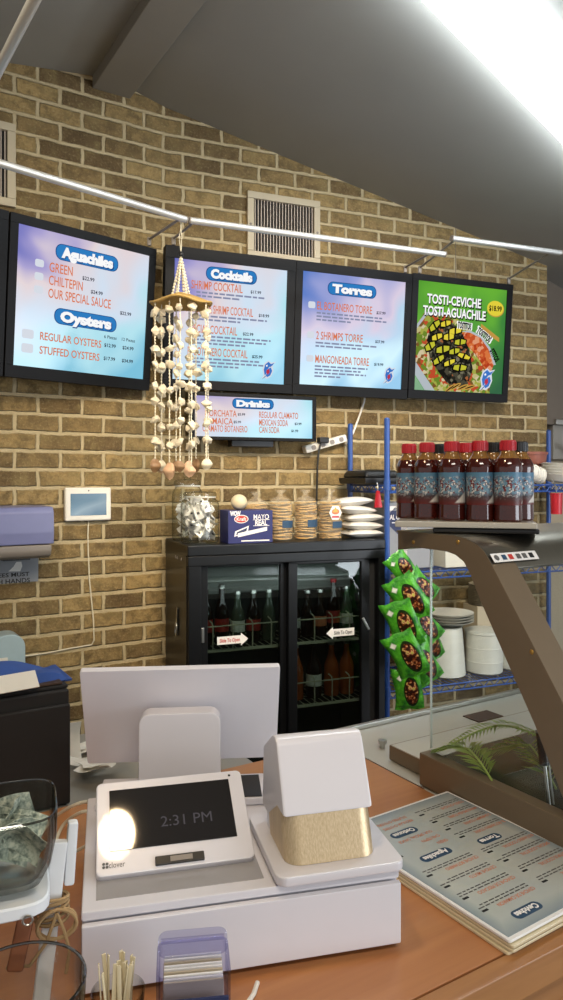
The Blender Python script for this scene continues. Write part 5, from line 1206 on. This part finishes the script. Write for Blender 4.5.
# wrapped stirrers
gx, gy = -.178, .786
o = thing('small_glass', 'small clear glass holding wrapped sticks in front of the cash drawer', 'glass', (gx, gy, ZT)); mb = MB(); mb.lathe([(0, .004), (.022, .004), (.022, 0), (.024, .002), (.029, .075), (.0275, .075), (.0225, .007), (0, .007)], 'bowl', 28); mb.build('tumbler', o)
mbs = MB(); mbs.box((0, 0, .048), (.0048, .0016, .096), 'glint', .0005); ST = mbs.mesh('wrapped_stick'); mbs = None
for k in range(16):
    a = k*2.4; r_ = .017*math.sqrt((k+.5)/16); c = bpy.data.objects.new('wrapped_stick', ST); COL.objects.link(c); c.location = (gx+r_*math.cos(a), gy+r_*math.sin(a), ZT+.0075); c.rotation_euler = (-.12*math.sin(a), .12*math.cos(a), a*1.7)
    tag(c, 'thin wrapped stick standing in the small clear glass', 'stick', 'wrapped sticks in the small glass')
# toothpick box
o = thing('toothpick_box', 'violet tinted clear box of toothpick packets before the cash drawer', 'toothpick box', (-.098, .802, ZT), R(8))
def shell_box(mb, w, d, h, t_, mat, z0=0):
    mb.prism(rrpoly(w, d, .010, 4), .003, mat, T(0, 0, z0))
    o_ = rrpoly(w, d, .010, 4); i_ = rrpoly(w-2*t_, d-2*t_, .008, 4); b = bmesh.new(); n = len(o_)
    V = [[b.verts.new((x, y, z)) for x, y in pl] for pl, z in ((o_, z0), (o_, z0+h), (i_, z0+h), (i_, z0+.003))]
    for a, c_ in ((0, 1), (1, 2), (2, 3)):
        for k in range(n): b.faces.new((V[a][k], V[a][(k+1) % n], V[c_][(k+1) % n], V[c_][k]))
    mb._merge(b, mat)
mb = MB(); shell_box(mb, .080, .066, .100, .0025, 'violet'); mb.build('box_body', o)
mb = MB(); mb.prism(rrpoly(.078, .034, .010, 4), .003, 'violet', T(0, .018, .104) @ RX(R(16)), .001); mb.prism(rrpoly(.074, .003, .001, 2), .016, 'navy2', T(0, -.0345, .062)); mb.build('lid', o)
mb = MB(); mb.cyl((-.036, .032, .100), (.036, .032, .100), .003, 'violet', n=10); mb.build('hinge', o)
mb = MB(); mb.box((0, .002, .044), (.066, .050, .078), 'plate_tan', .003)
for k in range(9): mb.box((.0, -.022+.0055*k, .085), (.064, .0022, .008), 'print_white' if k % 3 else 'plate_tan')
mb.build('packet_stack', o)

# ------------------------------------------------------------------ lamps
e_ = Vector((math.cos(R(40)), math.sin(R(40)), 0)); du_ = e_.x*CA+e_.y*SA; e_.z = -.228*du_; e_.normalize()
nrm = Vector((.228*CA, .228*SA, 1)).normalized(); yv = nrm.cross(e_).normalized()
cxy = Vector((.845, 2.485, 0)); cxy.z = zc(CA*cxy.x+SA*cxy.y)-.004
Mx = Matrix((e_, yv, nrm)).transposed()
o = thing('strip_light', 'long glowing white strip light on the sloping ceiling at the upper right', 'ceiling light', cxy, Mx.to_euler())
mb = MB(); mb.box((0, 0, -.008), (1.84, .085, .022), 'white_plastic', .003); mb.build('housing', o)
mb = MB(); mb.prism([(-.045, -.012), (-.098, -.056), (-.088, -.070), (-.05, -.080), (.05, -.080), (.088, -.070), (.098, -.056), (.045, -.012)], 1.80, 'tube', T(-.9, 0, 0) @ Matrix(((0, 0, 1, 0), (1, 0, 0, 0), (0, 1, 0, 0), (0, 0, 0, 1)))); mb.build('diffuser', o)
BP = Vector((-.185, .913, 2.39))
o = thing('pendant_lamp', 'warm glowing globe pendant hanging above the payment screen, mirrored in it', 'pendant lamp', BP, yw)
mb = MB(); mb.sphere((0, 0, 0), (.055, .069, .06), 'bulb', 28); mb.build('globe', o)
mb = MB(); mb.cyl((0, 0, .06), (0, 0, .12), .028, 'black', r1=.02, n=18); mb.build('socket', o)
mb = MB(); mb.cyl((0, 0, .12), (0, 0, zc(CA*BP.x+SA*BP.y)-BP.z+.01), .004, 'black', n=8); mb.build('flex', o)

def area(name, loc, target, sx, sy, power, col):
    l = bpy.data.lights.new(name, 'AREA'); l.shape = 'RECTANGLE'; l.size = sx; l.size_y = sy; l.energy = power; l.color = col
    ob = bpy.data.objects.new(name, l); COL.objects.link(ob); ob.location = loc
    ob.rotation_euler = (Vector(target)-Vector(loc)).to_track_quat('-Z', 'Y').to_euler(); return ob
def spot(name, loc, target, power, ang, col, blend=.6, rad=.04):
    l = bpy.data.lights.new(name, 'SPOT'); l.energy = power; l.spot_size = R(ang); l.spot_blend = blend; l.color = col; l.shadow_soft_size = rad
    ob = bpy.data.objects.new(name, l); COL.objects.link(ob); ob.location = loc
    ob.rotation_euler = (Vector(target)-Vector(loc)).to_track_quat('-Z', 'Y').to_euler(); return ob
area('shopfront_window', (4.75, -.65, 1.30), (0, 2.2, 1.25), 2.8, 2.3, 130, (.86, .92, 1.0))
area('ceiling_panel_near', (.3, -.6, 2.95), (.3, -.3, 0), 1.2, .3, 30, (1.0, .93, .82))
spot('track_spot_wall', (.55, .9, 2.95), (.2, 3.4, 1.55), 330, 62, (1.0, .85, .66), .9, .3)
spot('track_spot_left', (-.5, .6, 2.95), (-.85, 3.0, 1.9), 150, 55, (1.0, .86, .64), .9, .3)

area('cooler_fill', fl(FW/2, .085, 1.10), fl(FW/2, .20, 1.19), .7, .05, .45, (.9, .96, 1.0))  # added fill light, brightens the pale evaporator box; no lit lamp here
w = bpy.data.worlds.new('room_ambient'); SC.world = w; w.use_nodes = True
bg = w.node_tree.nodes['Background']; bg.inputs[0].default_value = (.93, .93, .93, 1); bg.inputs[1].default_value = .55

cam = bpy.data.cameras.new('camera'); co = bpy.data.objects.new('camera', cam); COL.objects.link(co)
co.location = (0, 0, HC); co.rotation_euler = (PI/2, 0, 0)
cam.sensor_fit = 'VERTICAL'; cam.sensor_height = 36; cam.lens = F/1000*36; cam.shift_y = -.020; cam.clip_start = .02; cam.clip_end = 60
SC.camera = co
SC.view_settings.view_transform = 'Standard'; SC.view_settings.look = 'None'; SC.view_settings.gamma = 1; SC.view_settings.exposure = 0
SC.view_settings.use_curve_mapping = False
SC.cycles.max_bounces = 10; SC.cycles.transparent_max_bounces = 24; SC.cycles.caustics_reflective = False; SC.cycles.caustics_refractive = False
SC.cycles.use_denoising = True
